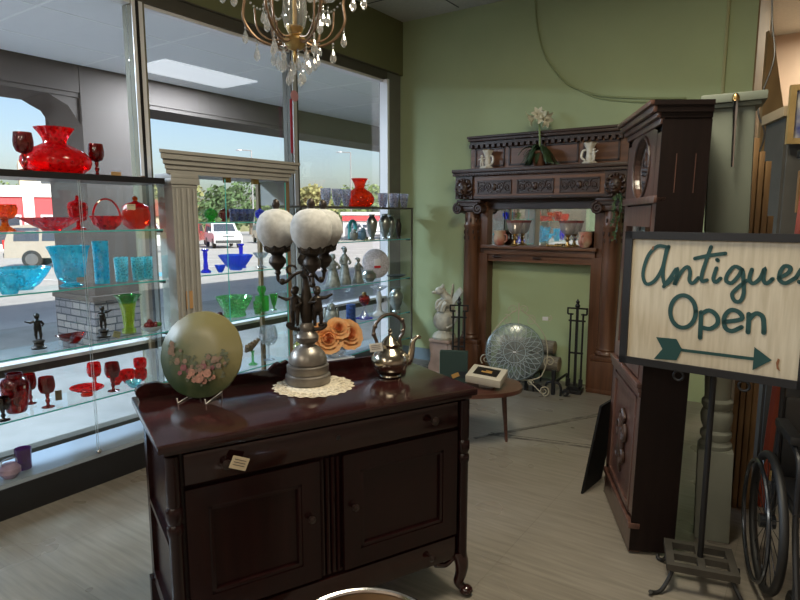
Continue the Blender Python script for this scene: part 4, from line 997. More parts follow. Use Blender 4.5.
lathe_obj('pulled_rim', glass('green_rim_glass', (.15, .55, .14), gl=.12, dif=.3, dcol=(.1, .4, .1)), [(.05, .20), (.062, .228), (.078, .25), (.07, .25), (.056, .228), (.046, .2)], (0, 0, 0), t, 48, lambda a, z: 1+.16*math.cos(a*5)*max(0, (z-.2)/.05), open_ends=True)
paper_tag('price_tag', (.31, 2.05, S3+.02), R_(80), .045, .04, 'olive price tag at the foot of the right cherub', m=pm('olive_card', (.30, .28, .16), .8), lines=1, tilt=R_(20))
t = thing('fruit_dish', 'white scalloped dish of red glass fruit beside the painted plate', 'fruit dish', (.32, 2.285, S3))
lathe_obj('dish', pm('white_milk_glass', (.75, .76, .78), .3), [(.03, 0), (.03, .005), (.05, .015), (.065, .04), (.062, .04), (.045, .02), (.001, .012)], (0, 0, 0), t, 48, lambda a, z: 1+.06*math.cos(a*10)*(z/.04))
g = G()
for (a, b, c) in ((-.02, -.02, .045), (.015, -.03, .046), (0, .01, .045), (-.03, .02, .046), (.0, -.01, .068), (.02, .02, .05)): g.ball((a, b, c), .019, 10, 7)
g.done('berries', pm('dark_red_berry', (.20, .012, .015), .25), t)
g = G(); g.ball((.03, .035, .05), (.022, .02, .016), 8, 6); g.done('leaf', pm('leaf_green_glass', (.05, .16, .03), .4), t)
# --- shelf 4, ruby
t = thing('ruby_vase', 'broad shouldered ruby vase at the left of the lower red shelf', 'vase', (.24, 1.475, S4))
lathe_obj('body', C_red_d, [(.045, 0), (.05, .006), (.062, .06), (.072, .13), (.073, .16), (.060, .19), (.040, .20), (.042, .222), (.038, .222), (.036, .20), (.06, .15), (.001, .01)], (0, 0, 0), t, 36)
G().box((.070, .01, .15), (.002, .028, .014)).done('sticker', M_tagw, t)
goblet('ruby goblet behind the broad ruby vase', (.15, 1.59, S4), .074, .18, C_red_d, 'ruby goblets on the lower shelf')
goblet('ruby goblet just right of the broad ruby vase', (.30, 1.615, S4), .088, .178, C_red_d, 'ruby goblets on the lower shelf')
goblet('ruby goblet behind the flat red dish', (.16, 1.97, S4), .085, .17, C_red, 'ruby goblets on the lower shelf')
goblet('ruby goblet right of the flat red dish', (.30, 2.01, S4), .090, .183, C_red_d, 'ruby goblets on the lower shelf')
paper_tag('price_tag', (.25, 1.70, S4+.04), R_(70), .035, .06, 'brown price tag standing by a ruby goblet on the lower shelf', m=pm('brown_card', (.22, .15, .09), .8), lines=0)
t = thing('hat_dish', 'flat red glass dish with upturned brim on the lower shelf', 'dish', (.26, 1.865, S4))
lathe_obj('brim', C_red, [(.03, .03), (.07, .035), (.10, .05), (.098, .054), (.06, .042), (.001, .04)], (0, 0, 0), t, 48, lambda a, z: 1+.08*math.cos(a*2))
lathe_obj('foot', C_ror, [(.035, 0), (.037, .008), (.03, .02), (.028, .032)], (0, 0, 0), t)
for k, (x, y, z, w, h) in enumerate(((.18, 2.10, 0, .075, .085), (.2, 2.17, 0, .080, .088), (.22, 2.25, 0, .080, .075), (.22, 2.25, .076, .080, .075))):
    tag(lathe_obj('punch_cup', C_red, [(w*.28, 0), (w*.30, .006), (w*.46, h*.25), (w*.5, h*.6), (w*.48, h), (w*.45, h), (w*.45, h*.5), (.001, h*.12)], (x, y, S4+z), None, 40, lambda a, z: 1+.06*math.cos(a*8)),
        ['small red cup furthest left, behind a goblet', 'small red cup right of the last goblet', 'small red cup at the bottom of the stack of two', 'small red cup on top of another at the shelf end'][k], 'cup', 'small red cups')
bowl('small turquoise bowl at the front right of the lower shelf', (.34, 2.125, S4), .10, .045, C_turq_p)
goblet('nearly black goblet at the far left of the lower shelf', (.34, 1.365, S4), .084, .128, glass('black_ruby_glass', (.06, .003, .006), gl=.12, dif=.3, dcol=(.03, .002, .004)))
# --- deck
tumbler('purple ribbed glass on the case floor', (.265, 1.475, SB), .085, .12, C_pur, nm='purple_glass', flare=.9, cat='glass', ridges=10)
t = thing('lustre_pot', 'small round pink and silver lustre pot on the case floor', 'pot', (.33, 1.375, SB))
lathe_obj('pot', pm('pink_silver_lustre', (.55, .35, .45), .2, metal=.5, var=.3, scale=15), [(.03, 0), (.035, .006), (.055, .03), (.055, .055), (.035, .078), (.02, .084), (.001, .085)], (0, 0, 0), t)
G().tube(smooth([(0, -.04, .075), (0, -.03, .105), (0, .03, .105), (0, .04, .075)], 5), .004, 6).done('handle', M_chrome, t)
# extra ruby and blue pieces at the unseen end, mirrored in the overmantel
for k, (y, z, m, w, h) in enumerate(((.75, S1, C_ror, .16, .12), (1.12, S2, C_turq, .12, .2), (.85, S2, C_cob, .10, .16), (1.1, S1, C_red, .14, .16), (.8, S4, C_red, .1, .15))):
    tumbler(['orange glass vase far left on the upper shelf', 'turquoise vase left of the wide turquoise bowl', 'cobalt vase far left on the blue shelf', 'ruby vase left of the orange compote', 'ruby vase far left on the lower shelf'][k], (.22, y, z), w, h, m, nm='glass_vase', cat='vase', flare=.6)

# --- curio cabinet
Q1, Q2, Q3, Q4 = 1.5782, 1.2132, .8592, .4612
def ballpot(label, loc, w, h, m, nm='lidded_pot', group=None):
    t = thing(nm, label, 'pot', loc, 0, group); r = w/2
    lathe_obj('bowl', m, [(r*.55, 0), (r*.6, h*.06), (r*.35, h*.16), (r*.85, h*.34), (r, h*.55), (r*.92, h*.72), (.001, h*.73)], (0, 0, 0), t)
    lathe_obj('lid', m, [(r*.94, h*.74), (r*.7, h*.88), (r*.2, h*.94), (r*.2, h), (.001, h*1.02)], (0, 0, 0), t)
ballpot('green ball shaped pot with lid on the top curio shelf', (.25, 2.855, Q1), .10, .098, C_grn)
ballpot('red ball shaped pot with lid on the top curio shelf', (.25, 2.975, Q1), .085, .098, C_red_d)
for k in range(3):
    tumbler(['blue hobnail cup, left one on the top curio shelf', 'blue hobnail cup, middle one on the top curio shelf', 'blue hobnail cup, right one on the top curio shelf'][k], (.25, 3.07+.075*k, Q1), .078, .095, glass('hobnail_blue_glass', (.22, .30, .55), gl=.14, dif=.35, dcol=(.2, .28, .5), pattern=.8, pscale=80), 'blue hobnail cups', nm='hobnail_cup', cat='cup', flare=.8)
ballpot('cobalt ball shaped pot with lid behind the left lamp globe', (.26, 3.32, Q1), .085, .10, C_cob)
def candlestick(label, loc, h):
    t = thing('candlestick', label, 'candlestick', loc, 0, 'cobalt candlesticks'); r = .03
    lathe_obj('stick', C_cob, [(.036, 0), (.036, .012), (.016, .03), (.018, .05), (.013, h*.5), (.017, h*.85), (.012, h*.9)], (0, 0, 0), t, 8)
    lathe_obj('cup', C_cob, [(.014, h*.9), (.026, h*.95), (.027, h), (.02, h), (.001, h*.93)], (0, 0, 0), t, 12)
candlestick('cobalt candlestick left of the blue ruffled bowl', (.27, 2.775, Q2), .17)
candlestick('cobalt candlestick behind the blue ruffled bowl', (.16, 3.20, Q2), .19)
bowl('tiny bright blue bowl beside the left cobalt candlestick', (.33, 2.855, Q2), .08, .055, C_blue)
bowl('bright blue bowl with ruffled rim on the second curio shelf', (.26, 3.06, Q2), .245, .115, C_blue, nm='ruffled_bowl', ruffle=.06, rib=1)
t = thing('compote', 'clear glass compote right of the blue ruffled bowl', 'compote', (.27, 3.305, Q2))
lathe_obj('bowl', C_clr, [(.012, .07), (.04, .085), (.064, .12), (.06, .12), (.035, .088), (.001, .08)], (0, 0, 0), t)
lathe_obj('foot', C_clr, [(.042, 0), (.042, .006), (.012, .02), (.010, .05), (.014, .07)], (0, 0, 0), t)
bowl('big pale green embossed bowl on the third curio shelf', (.25, 3.04, Q3), .28, .15, C_grn_p, foot=.6)
t = thing('apothecary_jar', 'square emerald glass jar with stopper on the third curio shelf', 'jar', (.26, 3.31, Q3))
G().box((0, 0, .065), (.082, .082, .13), bev=.012).done('jar', C_grn, t)
lathe_obj('stopper', C_grn, [(.02, .13), (.022, .15), (.032, .165), (.036, .18), (.030, .205), (.001, .212)], (0, 0, 0), t, 16)
tumbler('small pale green tumbler in front of the emerald jar', (.33, 3.20, Q3), .07, .10, C_grn_p, cat='tumbler', flare=.7)
t = thing('goblet', 'emerald flute glass at the right of the third curio shelf', 'goblet', (.28, 3.42, Q3))
lathe_obj('bowl', C_grn, [(.008, .03), (.018, .05), (.034, .13), (.031, .13), (.001, .045)], (0, 0, 0), t); lathe_obj('stem', C_grn, [(.026, 0), (.026, .004), (.006, .012), (.007, .03)], (0, 0, 0), t)
g = G()
for k in range(14): g.ball((.35+rnd.uniform(-.02, .02), 2.82+rnd.uniform(-.045, .045), Q3+.018+rnd.uniform(0, .035)), .017, 8, 6)
tag(g.done('glass_grapes', pm('dark_plum_berry', (.07, .012, .03), .25)), 'cluster of dark plum glass grapes on the third curio shelf', 'glass grapes')
t = thing('goblet', 'large clear balloon goblet on the low curio shelf behind the lamp', 'goblet', (.30, 3.33, Q4))
lathe_obj('bowl', C_clr, [(.010, .12), (.05, .135), (.076, .18), (.072, .23), (.060, .28), (.057, .28), (.068, .22), (.07, .18), (.001, .13)], (0, 0, 0), t); lathe_obj('stem', C_clr, [(.045, 0), (.045, .005), (.008, .015), (.007, .10), (.010, .12)], (0, 0, 0), t)
t = thing('shell_dish', 'small shell shaped dish on a green stem beside the clear goblet', 'dish', (.31, 3.15, Q4))
lathe_obj('foot', C_grn_p, [(.035, 0), (.035, .006), (.01, .02), (.009, .09), (.016, .11)], (0, 0, 0), t)
g = G()
for k in range(5): g.tube([(-.02, -.05+.012*k, .11), (.01, -.06+.03*k, .16+.01*k)], [.012, .018], 8)
g.done('shell', pm('brown_shell', (.20, .13, .08), .4), t)
t = thing('tall_bottle', 'tall yellow glass bottle seen behind the lamp stem', 'bottle', (.27, 3.70, .3312))
lathe_obj('bottle', C_yel, [(.05, 0), (.055, .01), (.055, .15), (.04, .19), (.018, .21), (.017, .255), (.024, .262), (.001, .262)], (0, 0, 0), t)
# --- corner case
T0, T1, T2, T3, T4 = 1.7062, 1.3872, .9792, .6132, .3312
for k, (y, x) in enumerate(((4.10, .26), (4.24, .27), (4.36, .28))):
    tumbler(['clear hobnail glass, leftmost beside the orange red vase', 'clear hobnail glass, middle one left of the orange red vase', 'clear hobnail glass nearest the orange red vase'][k], (x, y, T0), .095, .158, C_hob, 'hobnail glasses on the corner case', nm='hobnail_glass', cat='glass', flare=.42)
rose_vase('ruffled_vase', 'orange red ruffled vase on top of the corner display case', (.22, 4.64, T0), .285, .272, C_ror)
for k, (y, x) in enumerate(((4.97, .25), (5.06, .20), (5.12, .30), (5.20, .22), (5.245, .33))):
    tumbler(['clear cut tumbler nearest the orange red vase on its right', 'clear cut tumbler second from the orange red vase', 'clear cut tumbler in the middle of the right hand five', 'clear cut tumbler second from the green wall', 'clear cut tumbler nearest the green wall'][k], (x, y, T0), .09, .142, C_hob, 'cut tumblers on the corner case', flare=.62)
def vase_s(label, loc, w, h, m, nm='silver_vase', group='silver vases in the corner case', cat='vase'):
    r = w/2
    return tag(lathe_obj(nm, m, [(r*.5, 0), (r*.52, h*.03), (r*.35, h*.08), (r*.75, h*.30), (r, h*.60), (r*.95, h*.74), (r*.55, h*.88), (r*.42, h*.92), (r*.6, h), (r*.5, h), (.001, h*.90)], loc), label, cat, group)
vase_s('grey silver vase, left of three on the upper corner shelf', (.26, 4.78, T1), .11, .25, C_slv)
vase_s('grey silver vase, middle of three on the upper corner shelf', (.25, 5.01, T1), .12, .255, C_slv)
vase_s('grey silver vase, right of three on the upper corner shelf', (.20, 5.19, T1), .11, .245, C_slv)
vase_s('slim dark bottle in front of the right silver vase', (.34, 5.13, T1), .06, .20, C_iron, nm='slim_bottle', group=None, cat='bottle')
g = G(); g.tube([(.16, 4.60+.045*math.cos(q*PI/10), T1+.13+.055*math.sin(q*PI/10)) for q in range(11)], .018, 8); g.tube([(.16, 4.645, T1+.13), (.16, 4.645, T1+.016)], .018, 8); g.tube([(.16, 4.555, T1+.13), (.16, 4.555, T1+.016)], .018, 8)
tag(g.done('arch_ornament', pm('turquoise_glaze', (.10, .50, .52), .3)), 'turquoise arched ornament on the upper corner shelf', 'ornament')
def critter(nm, label, loc, h, m, cat, group=None, rz=0):
    t = thing(nm, label, cat, loc, rz, group); s = h
    g = G(); g.ball((0, 0, .34*s), (.30*s, .24*s, .34*s), 14, 10); g.ball((0, -.05*s, .72*s), (.16*s, .17*s, .17*s), 12, 8); g.tube([(0, 0, .45*s), (0, -.03*s, .68*s)], [.20*s, .13*s], 10)
    g.tube([(0, -.18*s, .71*s), (0, -.30*s, .68*s)], [.06*s, .02*s], 8)
    g.done('figure', m, t)
    g = G()
    for q in (-1, 1): g.ball((q*.24*s, .04*s, .42*s), (.08*s, .20*s, .26*s), 10, 7)
    g.tube([(0, .15*s, .25*s), (0, .42*s, .15*s)], [.10*s, .05*s], 8); g.done('wings', m, t)
critter('bird_figurine', 'grey bird figurine beside the turquoise arch', (.29, 4.46, T1), .125, C_grey, 'figurine', 'bird figurines', R_(60))
critter('bird_figurine', 'bluish bird figurine left of the silver vases', (.28, 4.60, T1), .14, pm('blue_grey_glaze', (.12, .24, .36), .3), 'figurine', 'bird figurines', R_(90))
def lady(label, loc, w, h, m, rz, group):
    t = thing('robed_figurine', label, 'figurine', loc, rz, group)
    g = G(); r = w/2
    g.lathe([(r, 0), (r*1.02, h*.04), (r*.8, h*.2), (r*.62, h*.42), (r*.45, h*.56), (r*.58, h*.70), (r*.36, h*.78), (r*.16, h*.82)], 18, mod=lambda a, z: 1+.10*math.sin(a*5+z*40))
    g.ball((0, -.01, h*.90), (w*.17, w*.18, h*.085), 12, 8); g.ball((0, .01, h*.95), (w*.2, w*.18, h*.05), 10, 6)
    for q in (-1, 1): g.tube(smooth([(q*r*.5, 0, h*.72), (q*r*.85, -r*.3, h*.58), (q*r*.3, -r*.75, h*.55)], 4), r*.16, 8)
    g.done('figure', m, t)
lady('grey robed figurine, broad one on the left of the middle corner shelf', (.27, 4.17, T2), .14, .30, C_grey, R_(60), 'robed figurines')
lady('tall grey robed figurine in the centre of the middle corner shelf', (.25, 4.36, T2), .13, .36, C_grey, R_(70), 'robed figurines')
lady('short grey robed figurine right of the tall one', (.30, 4.50, T2), .11, .25, C_grey, R_(80), 'robed figurines')
tag(lathe_obj('squat_pot', C_slv, [(.04, 0), (.045, .006), (.072, .04), (.07, .075), (.045, .10), (.048, .112), (.001, .105)], (.28, 4.70, T2)), 'squat grey pot beside the framed plate', 'pot')
t = thing('cameo_plate', 'white lace edged plate with a red and white cameo, standing up', 'plate', (.19, 4.945, T2), rot=(0, 0, R_(60)))
g = G(); g.lathe([(.001, .006), (.07, .006), (.10, .0), (.145, -.012), (.15, -.012), (.145, -.006), (.10, .008), (.001, .012)], 60, (0, 0, .158), mod=lambda a, z: 1+.03*abs(math.cos(a*12)), mat=Matrix.Rotation(R_(80), 3, 'X')); g.done('plate', pm('pale_lilac_china', (.55, .54, .60), .35, var=.25, scale=60), t)
G().box((0, -.022, .16), (.07, .006, .09), bev=.002).done('cameo', M_white, t)
G().box((0, -.026, .125), (.07, .004, .022)).done('red_band', pm('red_band', (.6, .03, .04), .4), t)
g = G(); g.lathe([(.05, 0), (.06, .006), (.11, .016), (.118, .026), (.112, .026), (.06, .012), (.001, .010)], 40, mat=Matrix.Diagonal((.8, 1.0, 1))); tag(g.done('pewter_tray', pm('dark_pewter', (.05, .06, .06), .35, metal=.5), None, (.285, 5.165, T2)), 'dark oval tray at the right of the middle corner shelf', 'tray')
critter('owl_figurine', 'large grey animal figurine on the third corner shelf', (.24, 4.17, T3), .24, C_grey, 'figurine', None, R_(40))
tag(lathe_obj('pillar_candle', pm('mottled_blue_wax', (.02, .06, .22), .5, var=.5, scale=60), [(.044, 0), (.045, .004), (.045, .172), (.035, .176), (.001, .170)], (.29, 4.40, T3)), 'mottled dark blue pillar candle on the third corner shelf', 'candle')
t = thing('oil_lamp', 'small lamp with ruby bowl and white foot on the third corner shelf', 'lamp', (.29, 4.61, T3))
lathe_obj('foot', C_clr, [(.058, 0), (.058, .008), (.03, .05), (.012, .10), (.014, .13)], (0, 0, 0), t); lathe_obj('bowl', C_red_d, [(.014, .13), (.04, .15), (.058, .19), (.05, .225), (.02, .24)], (0, 0, 0), t); lathe_obj('burner', M_brass, [(.02, .24), (.022, .255), (.012, .262), (.001, .268)], (0, 0, 0), t)
tag(lathe_obj('blue_saucer', C_cob, [(.04, 0), (.05, .003), (.088, .010), (.085, .012), (.001, .005)], (.285, 4.61, T3-.0)), 'cobalt saucer under the ruby bowl lamp', 'saucer')
bpy.data.objects['oil_lamp'].location.z = T3+.0055
t = thing('pedestal_dish', 'pale pedestal dish on a twisted column in the corner case', 'dish', (.27, 4.88, T3))
lathe_obj('dish', C_clr, [(.012, .25), (.05, .27), (.09, .295), (.088, .30), (.001, .272)], (0, 0, 0), t); lathe_obj('column', pm('pale_grey_china', (.5, .54, .55), .35), [(.07, 0), (.07, .02), (.03, .05), (.022, .12), (.03, .18), (.016, .25)], (0, 0, 0), t, 24, lambda a, z: 1+.15*math.cos(a*4+z*50))
vase_s('silver ewer at the right end of the third corner shelf', (.28, 5.17, T3), .16, .26, C_slv, nm='silver_ewer', group=None, cat='ewer')
# roses in a round glass vase on a low white block
tag(G().box((0.58, 3.821, 0.213), (.24, .24, 0.426), bev=.004).done('display_block', M_white), 'low white display block before the corner case, under the rose vase', 'display block')
t = thing('rose_vase', 'round clear vase holding peach silk roses behind the sideboard', 'vase of roses', (0.58, 3.821, 0.4275))
lathe_obj('vase', C_clr, [(.045, 0), (.06, .005), (.092, .04), (.098, .07), (.088, .10), (.066, .120), (.062, .128), (.058, .128), (.083, .096), (.092, .07), (.055, .016), (.001, .010)], (0, 0, 0), t, 36)
M_peach = pm('peach_silk', (.85, .38, .13), .7, col2=(.85, .50, .24), scale=18); M_stem = pm('stem_green', (.06, .13, .04), .6)
M_peach_d = pm('deep_peach_silk', (.72, .22, .07), .7, col2=(.85, .36, .14), scale=18)
def rose(parent, p, r, tilt, rz):
    def rings(spec):
        g = G()
        for (n, rr, z0, hh, curl, ph) in spec:
            for k in range(n):
                a0 = 2*PI*k/n+ph; w = 2*PI/n*.66; rows = []
                for i in range(6):
                    v = i/5; row = []
                    for j in range(6):
                        u = -1+2*j/5; edge = 1-.16*u*u*v
                        rad = r*rr*(.22+.78*math.sin(min(v*1.55, 1.45)))*(1+curl*max(0, v-.55)*1.6)*(1+.05*(j % 2)*v); aa = a0+u*w*(.45+.55*math.sin(PI*min(1, v*.62+.12)))
                        row.append(g.bm.verts.new((rad*math.cos(aa), rad*math.sin(aa), r*(z0+hh*v*edge-curl*.5*max(0, v-.6)))))
                    rows.append(row)
                for i in range(5):
                    for j in range(5): g.bm.faces.new((rows[i][j], rows[i][j+1], rows[i+1][j+1], rows[i+1][j]))
        return g
    o = rings(((5, .62, .02, .80, .12, .4), (6, .80, -.05, .72, .35, .0), (6, .98, -.12, .60, .7, .5))).done('rose', M_peach, parent, p, (tilt, 0, rz), ang=85)
    rings(((3, .14, .1, .72, -.3, 0), (4, .28, .08, .78, -.2, .6), (5, .44, .05, .80, -.05, .2))).done('rose_heart', M_peach_d, o, ang=85)
    return o
RS = [((-0.0, -0.09184000000000002, 0.17), 0.0897, 68, 52), ((0.0728, 0.08064, 0.183), 0.092, 64, 72), ((0.039200000000000006, -0.005600000000000001, 0.242), 0.0713, 50, 60), ((-0.033600000000000005, 0.0728, 0.232), 0.0644, 45, 85), ((-0.0504, -0.11200000000000002, 0.221), 0.0644, 50, 30)]
for (p, r, ti, rz) in RS: rose(t, p, r, R_(ti), R_(rz))
g = G()
for (p, r, ti, rz) in RS: g.tube(smooth([(p[0]*.3, p[1]*.3, .02), (p[0]*.3, p[1]*.3, .11), (p[0], p[1], p[2]+.01)], 4), .006, 6)
g.tube(smooth([(0, .03, .12), (.03, .15, .20), (.05, .20, .15)], 4), [.004]*9, 5)
g.done('stems', M_stem, t)
# ================================================================== ON AND AROUND THE FIREPLACE
MZ = 2.0808
M_porc = pm('white_gilt_porcelain', (.58, .54, .46), .3, col2=(.72, .69, .62), scale=30)
M_gilt = pm('gilt', (.45, .27, .08), .35, metal=.8)
pot = thing('potted_lily', 'white lily in a brown pot on top of the fireplace surround', 'potted plant', (1.69, 5.505, MZ))
lathe_obj('pot', pm('terracotta_brown', (.16, .07, .04), .7, var=.2), [(.05, 0), (.055, .005), (.075, .10), (.080, .12), (.085, .125), (.085, .14), (.076, .14), (.07, .11), (.001, .10)], (0, 0, 0), pot)
G().tube(smooth([(0, 0, .11), (.0, -.005, .25), (-.008, -.01, .38), (-.012, -.012, .45)], 4), .009, 8).done('stem', pm('pale_stem', (.22, .32, .13), .6), pot)
M_lf = pm('dark_foliage', (.020, .045, .015), .5, var=.3, scale=10)
rl = random.Random(3)
g = G()
for k in range(40):
    a = rl.uniform(0, 2*PI); L_ = rl.uniform(.12, .21); up = rl.uniform(.02, .10); wd = rl.uniform(.018, .03)
    P0 = Vector((0, 0, .13)); c, s_ = math.cos(a), math.sin(a); pr = None
    for i in range(7):
        t_ = i/6; r = L_*t_; z = .13+up*math.sin(PI*t_*.8)-.20*t_*t_*(1 if k % 3 else .35)
        w = wd*math.sin(PI*min(.98, t_*.9+.08)); p = Vector((r*c, min(r*s_, .03), max(z, .012))); q = Vector((-s_*w, c*w, .004))
        cur = (g.bm.verts.new(p-q), g.bm.verts.new(p+Vector((0, 0, .006))), g.bm.verts.new(p+q))
        if pr: g.bm.faces.new((pr[0], pr[1], cur[1], cur[0])); g.bm.faces.new((pr[1], pr[2], cur[2], cur[1]))
        pr = cur
g.done('leaves', M_lf, pot, flat=True)
def lily(parent, p, rz, tilt, s):
    g = G()
    for k in range(6):
        a = k*PI/3; pr = None
        for i in range(6):
            t_ = i/5; r = s*(.10+.75*t_**1.6); z = s*(.9*t_**.7-.25*t_**3); w = s*.26*math.sin(PI*min(.97, t_*.85+.1))
            c, s2 = math.cos(a), math.sin(a); pnt = Vector((r*c, r*s2, z)); q = Vector((-s2*w, c*w, 0))
            cur = (g.bm.verts.new(pnt-q), g.bm.verts.new(pnt+Vector((0, 0, -.1*s*.4))), g.bm.verts.new(pnt+q))
            if pr: g.bm.faces.new((pr[0], pr[1], cur[1], cur[0])); g.bm.faces.new((pr[1], pr[2], cur[2], cur[1]))
            pr = cur
    g.tube([(0, 0, 0), (0, 0, s*.7)], [.008, .004], 6)
    return g.done('lily_flower', pm('cream_petal', (.72, .70, .56), .6), parent, p, (tilt, 0, rz), ang=70)
for (p, rz, ti, s_) in (((.03, -.03, .44), 75, 112, .10), ((-.04, -.03, .455), -75, 112, .10), ((-.01, -.04, .47), 20, 80, .075), ((.0, -.01, .48), 100, 40, .06), ((.02, -.04, .445), 30, 100, .08)): lily(pot, p, R_(rz), R_(ti), s_)
def figvase(label, loc, h, mirror=1):
    t = thing('figural_vase', label, 'vase', loc, 0, 'white figural vases on the mantel')
    lathe_obj('base', M_porc, [(.05, 0), (.055, .01), (.04, .025), (.025, .03)], (0, 0, 0), t, 24, lambda a, z: 1+.10*math.cos(a*5))
    g = G(); g.lathe([(.022, .02), (.028, .06), (.022, .10), (.03, h*.75), (.048, h), (.042, h), (.02, h*.72), (.001, h*.6)], 24, (.005*mirror, .01, 0), mod=lambda a, z: 1+(.12*math.cos(a*6) if z > h*.9 else 0)); vb = g.done('vase_body', M_porc, t)
    g = G(); cherub(g, (-.035*mirror, -.02, .02), .11, R_(20*mirror), 'in'); g.tube(smooth([(.03*mirror, -.01, .03), (.06*mirror, -.01, .06), (.055*mirror, 0, .11), (.03*mirror, 0, .12)], 4), .009, 8); g.done('cherub', M_porc, t)
    t.scale = (1.2, 1.2, 1.05)
    G().tube([(.005*mirror+.047*math.cos(q*PI/12), .01+.047*math.sin(q*PI/12), h) for q in range(24)], .003, 5, closed=True).done('gilt_rim', M_gilt, t)
figvase('small white figural vase with cherub, left of the lily', (1.145, 5.50, MZ), .175, 1)
figvase('small white figural vase right of the lily, near the clock case', (2.165, 5.50, MZ), .180, -1)
SZ = 1.3312
M_pinkg = glass('pink_rim_glass', (.75, .40, .38), gl=.12, dif=.35, dcol=(.7, .35, .33)); M_frost = glass('frosted_rib_glass', (.80, .74, .70), gl=.14, dif=.40, dcol=(.72, .68, .64))
def lampdish(label, x):
    t = thing('compote', label, 'compote', (x, 5.52, SZ), 0, 'pink rimmed compotes on the mirror shelf')
    lathe_obj('foot', M_brass, [(.05, 0), (.05, .006), (.02, .02), (.012, .05), (.022, .07), (.012, .09), (.03, .115)], (0, 0, 0), t)
    lathe_obj('bowl', M_frost, [(.03, .115), (.055, .135), (.066, .17), (.078, .225)], (0, 0, 0), t, 48, lambda a, z: 1+.03*math.cos(a*20), open_ends=True)
    lathe_obj('pink_rim', M_pinkg, [(.078, .222), (.088, .245), (.083, .245), (.074, .222)], (0, 0, 0), t, 48, lambda a, z: 1+.03*math.cos(a*12), open_ends=True)
    g = G()
    for k in range(8): a = k*PI/4; g.lathe([(.001, .06), (.006, .075), (.003, .11)], 6, (.06*math.cos(a), .06*math.sin(a), 0))
    g.done('prisms', M_crys, t)
lampdish('pink rimmed glass compote at the left of the mirror shelf', 1.455); lampdish('pink rimmed glass compote at the right of the mirror shelf', 1.985)
M_mug = pm('cream_red_stoneware', (.45, .36, .25), .45, col2=(.40, .10, .07), scale=9)
def mug(label, x):
    t = thing('mug', label, 'mug', (x, 5.515, SZ), R_(-75) if x > 2 else 0, 'cream and red mugs on the mirror shelf')
    lathe_obj('body', M_mug, [(.035, 0), (.04, .005), (.06, .04), (.062, .07), (.055, .105), (.064, .145), (.058, .145), (.05, .1), (.001, .02)], (0, 0, 0), t)
    G().tube(smooth([(.055, -.02, .11), (.085, -.03, .10), (.085, -.03, .05), (.058, -.02, .035)], 5), .007, 8).done('handle', M_mug, t)
mug('cream and red mug at the left end of the mirror shelf', 1.30); mug('cream and red mug at the right end of the mirror shelf', 2.15)
g = G(); 
for k in range(7): g.ball((1.86+.022*k-.06, 5.50+.01*math.sin(k*2), SZ+.012), (.016, .014, .012), 8, 6)
tag(g.done('gold_trinket', M_brass), 'low string of gold trinkets in the middle of the mirror shelf', 'trinket')
# ivy trailing from the right capital
g = G(); rl = random.Random(9)
vine = [smooth([(2.46, 5.385, 1.795), (2.48, 5.365, 1.79), (2.50, 5.35, 1.70), (2.47, 5.35, 1.55), (2.45, 5.35, 1.42)], 6), smooth([(2.45, 5.385, 1.79), (2.44, 5.365, 1.77), (2.44, 5.345, 1.66), (2.43, 5.345, 1.55)], 6)]
ivy = thing('trailing_ivy', 'green trailing ivy hanging over the right capital by the clock case', 'ivy', (0, 0, 0))
for v in vine: g.tube(v, .003, 5)
g.done('vine', M_stem, ivy); g = G()
for v in vine:
    for p in v[2:]:
        for q in range(2):
            a = rl.uniform(0, 6.28); n_ = Vector((math.cos(a), -.6, math.sin(a)))*.024; s2 = Vector((-math.sin(a), -.3, math.cos(a)))*.009
            g.bm.faces.new([g.bm.verts.new(p+w) for w in (Vector(), n_*.5+s2, n_, n_*.5-s2)])
g.done('leaves', pm('ivy_green', (.035, .07, .025), .5, var=.3), ivy, flat=True)
# ---- gargoyle statue on pedestal
M_statue = pm('weathered_pale_resin', (.46, .44, .38), .6, var=.18, scale=18, bump=.2)
ped = thing('pedestal', 'short pinkish stone pedestal with scrolled sides beside the fireplace', 'pedestal', (.835, 5.235, 0))
M_pedm = pm('pink_grey_stone', (.34, .24, .20), .6, var=.2, scale=8)
g = G(); g.box((0, 0, .02), (.30, .26, .04), bev=.008); g.box((0, 0, .20), (.17, .17, .32)); g.box((0, 0, .365), (.24, .22, .03), bev=.008); g.done('body', M_pedm, ped)
for s_ in (-1, 1):
    poly = [(.085, .04), (.145, .04), (.14, .09), (.12, .15), (.112, .22), (.128, .28), (.125, .34), (.085, .35)]
    G().prism([(s_*u, v) for u, v in poly], .16, lambda u, v, w: (u, -.08+w, v)).done('scroll_side', M_pedm, ped)
gg = thing('gargoyle_statue', 'pale winged gargoyle statue crouching on a ball, on the stone pedestal', 'statue', (.835, 5.235, .3812), R_(-48))
lathe_obj('leaf_base', M_statue, [(.11, 0), (.115, .02), (.10, .05), (.06, .075), (.05, .09)], (0, 0, 0), gg, 40, lambda a, z: 1+.07*abs(math.cos(a*6)))
G().ball((0, 0, .185), (.115, .115, .115), 24, 16).done('ball', M_statue, gg)
g = G()
g.tube(smooth([(0, .03, .29), (0, .05, .36), (0, .01, .43), (0, -.02, .47)], 4), [.06]*4+[.055]*4+[.04]*5, 12)
g.ball((0, -.045, .49), (.042, .058, .042)); g.ball((0, -.10, .475), (.022, .035, .018), 8, 6)
for s_ in (-1, 1):
    g.tube([(s_*.02, -.03, .52), (s_*.04, -.01, .555)], [.016, .004], 6)
    g.tube(smooth([(s_*.05, .0, .40), (s_*.07, -.06, .36), (s_*.04, -.07, .29)], 4), .02, 8); g.tube(smooth([(s_*.045, .06, .32), (s_*.09, -.01, .37), (s_*.07, -.04, .29)], 4), .028, 8)
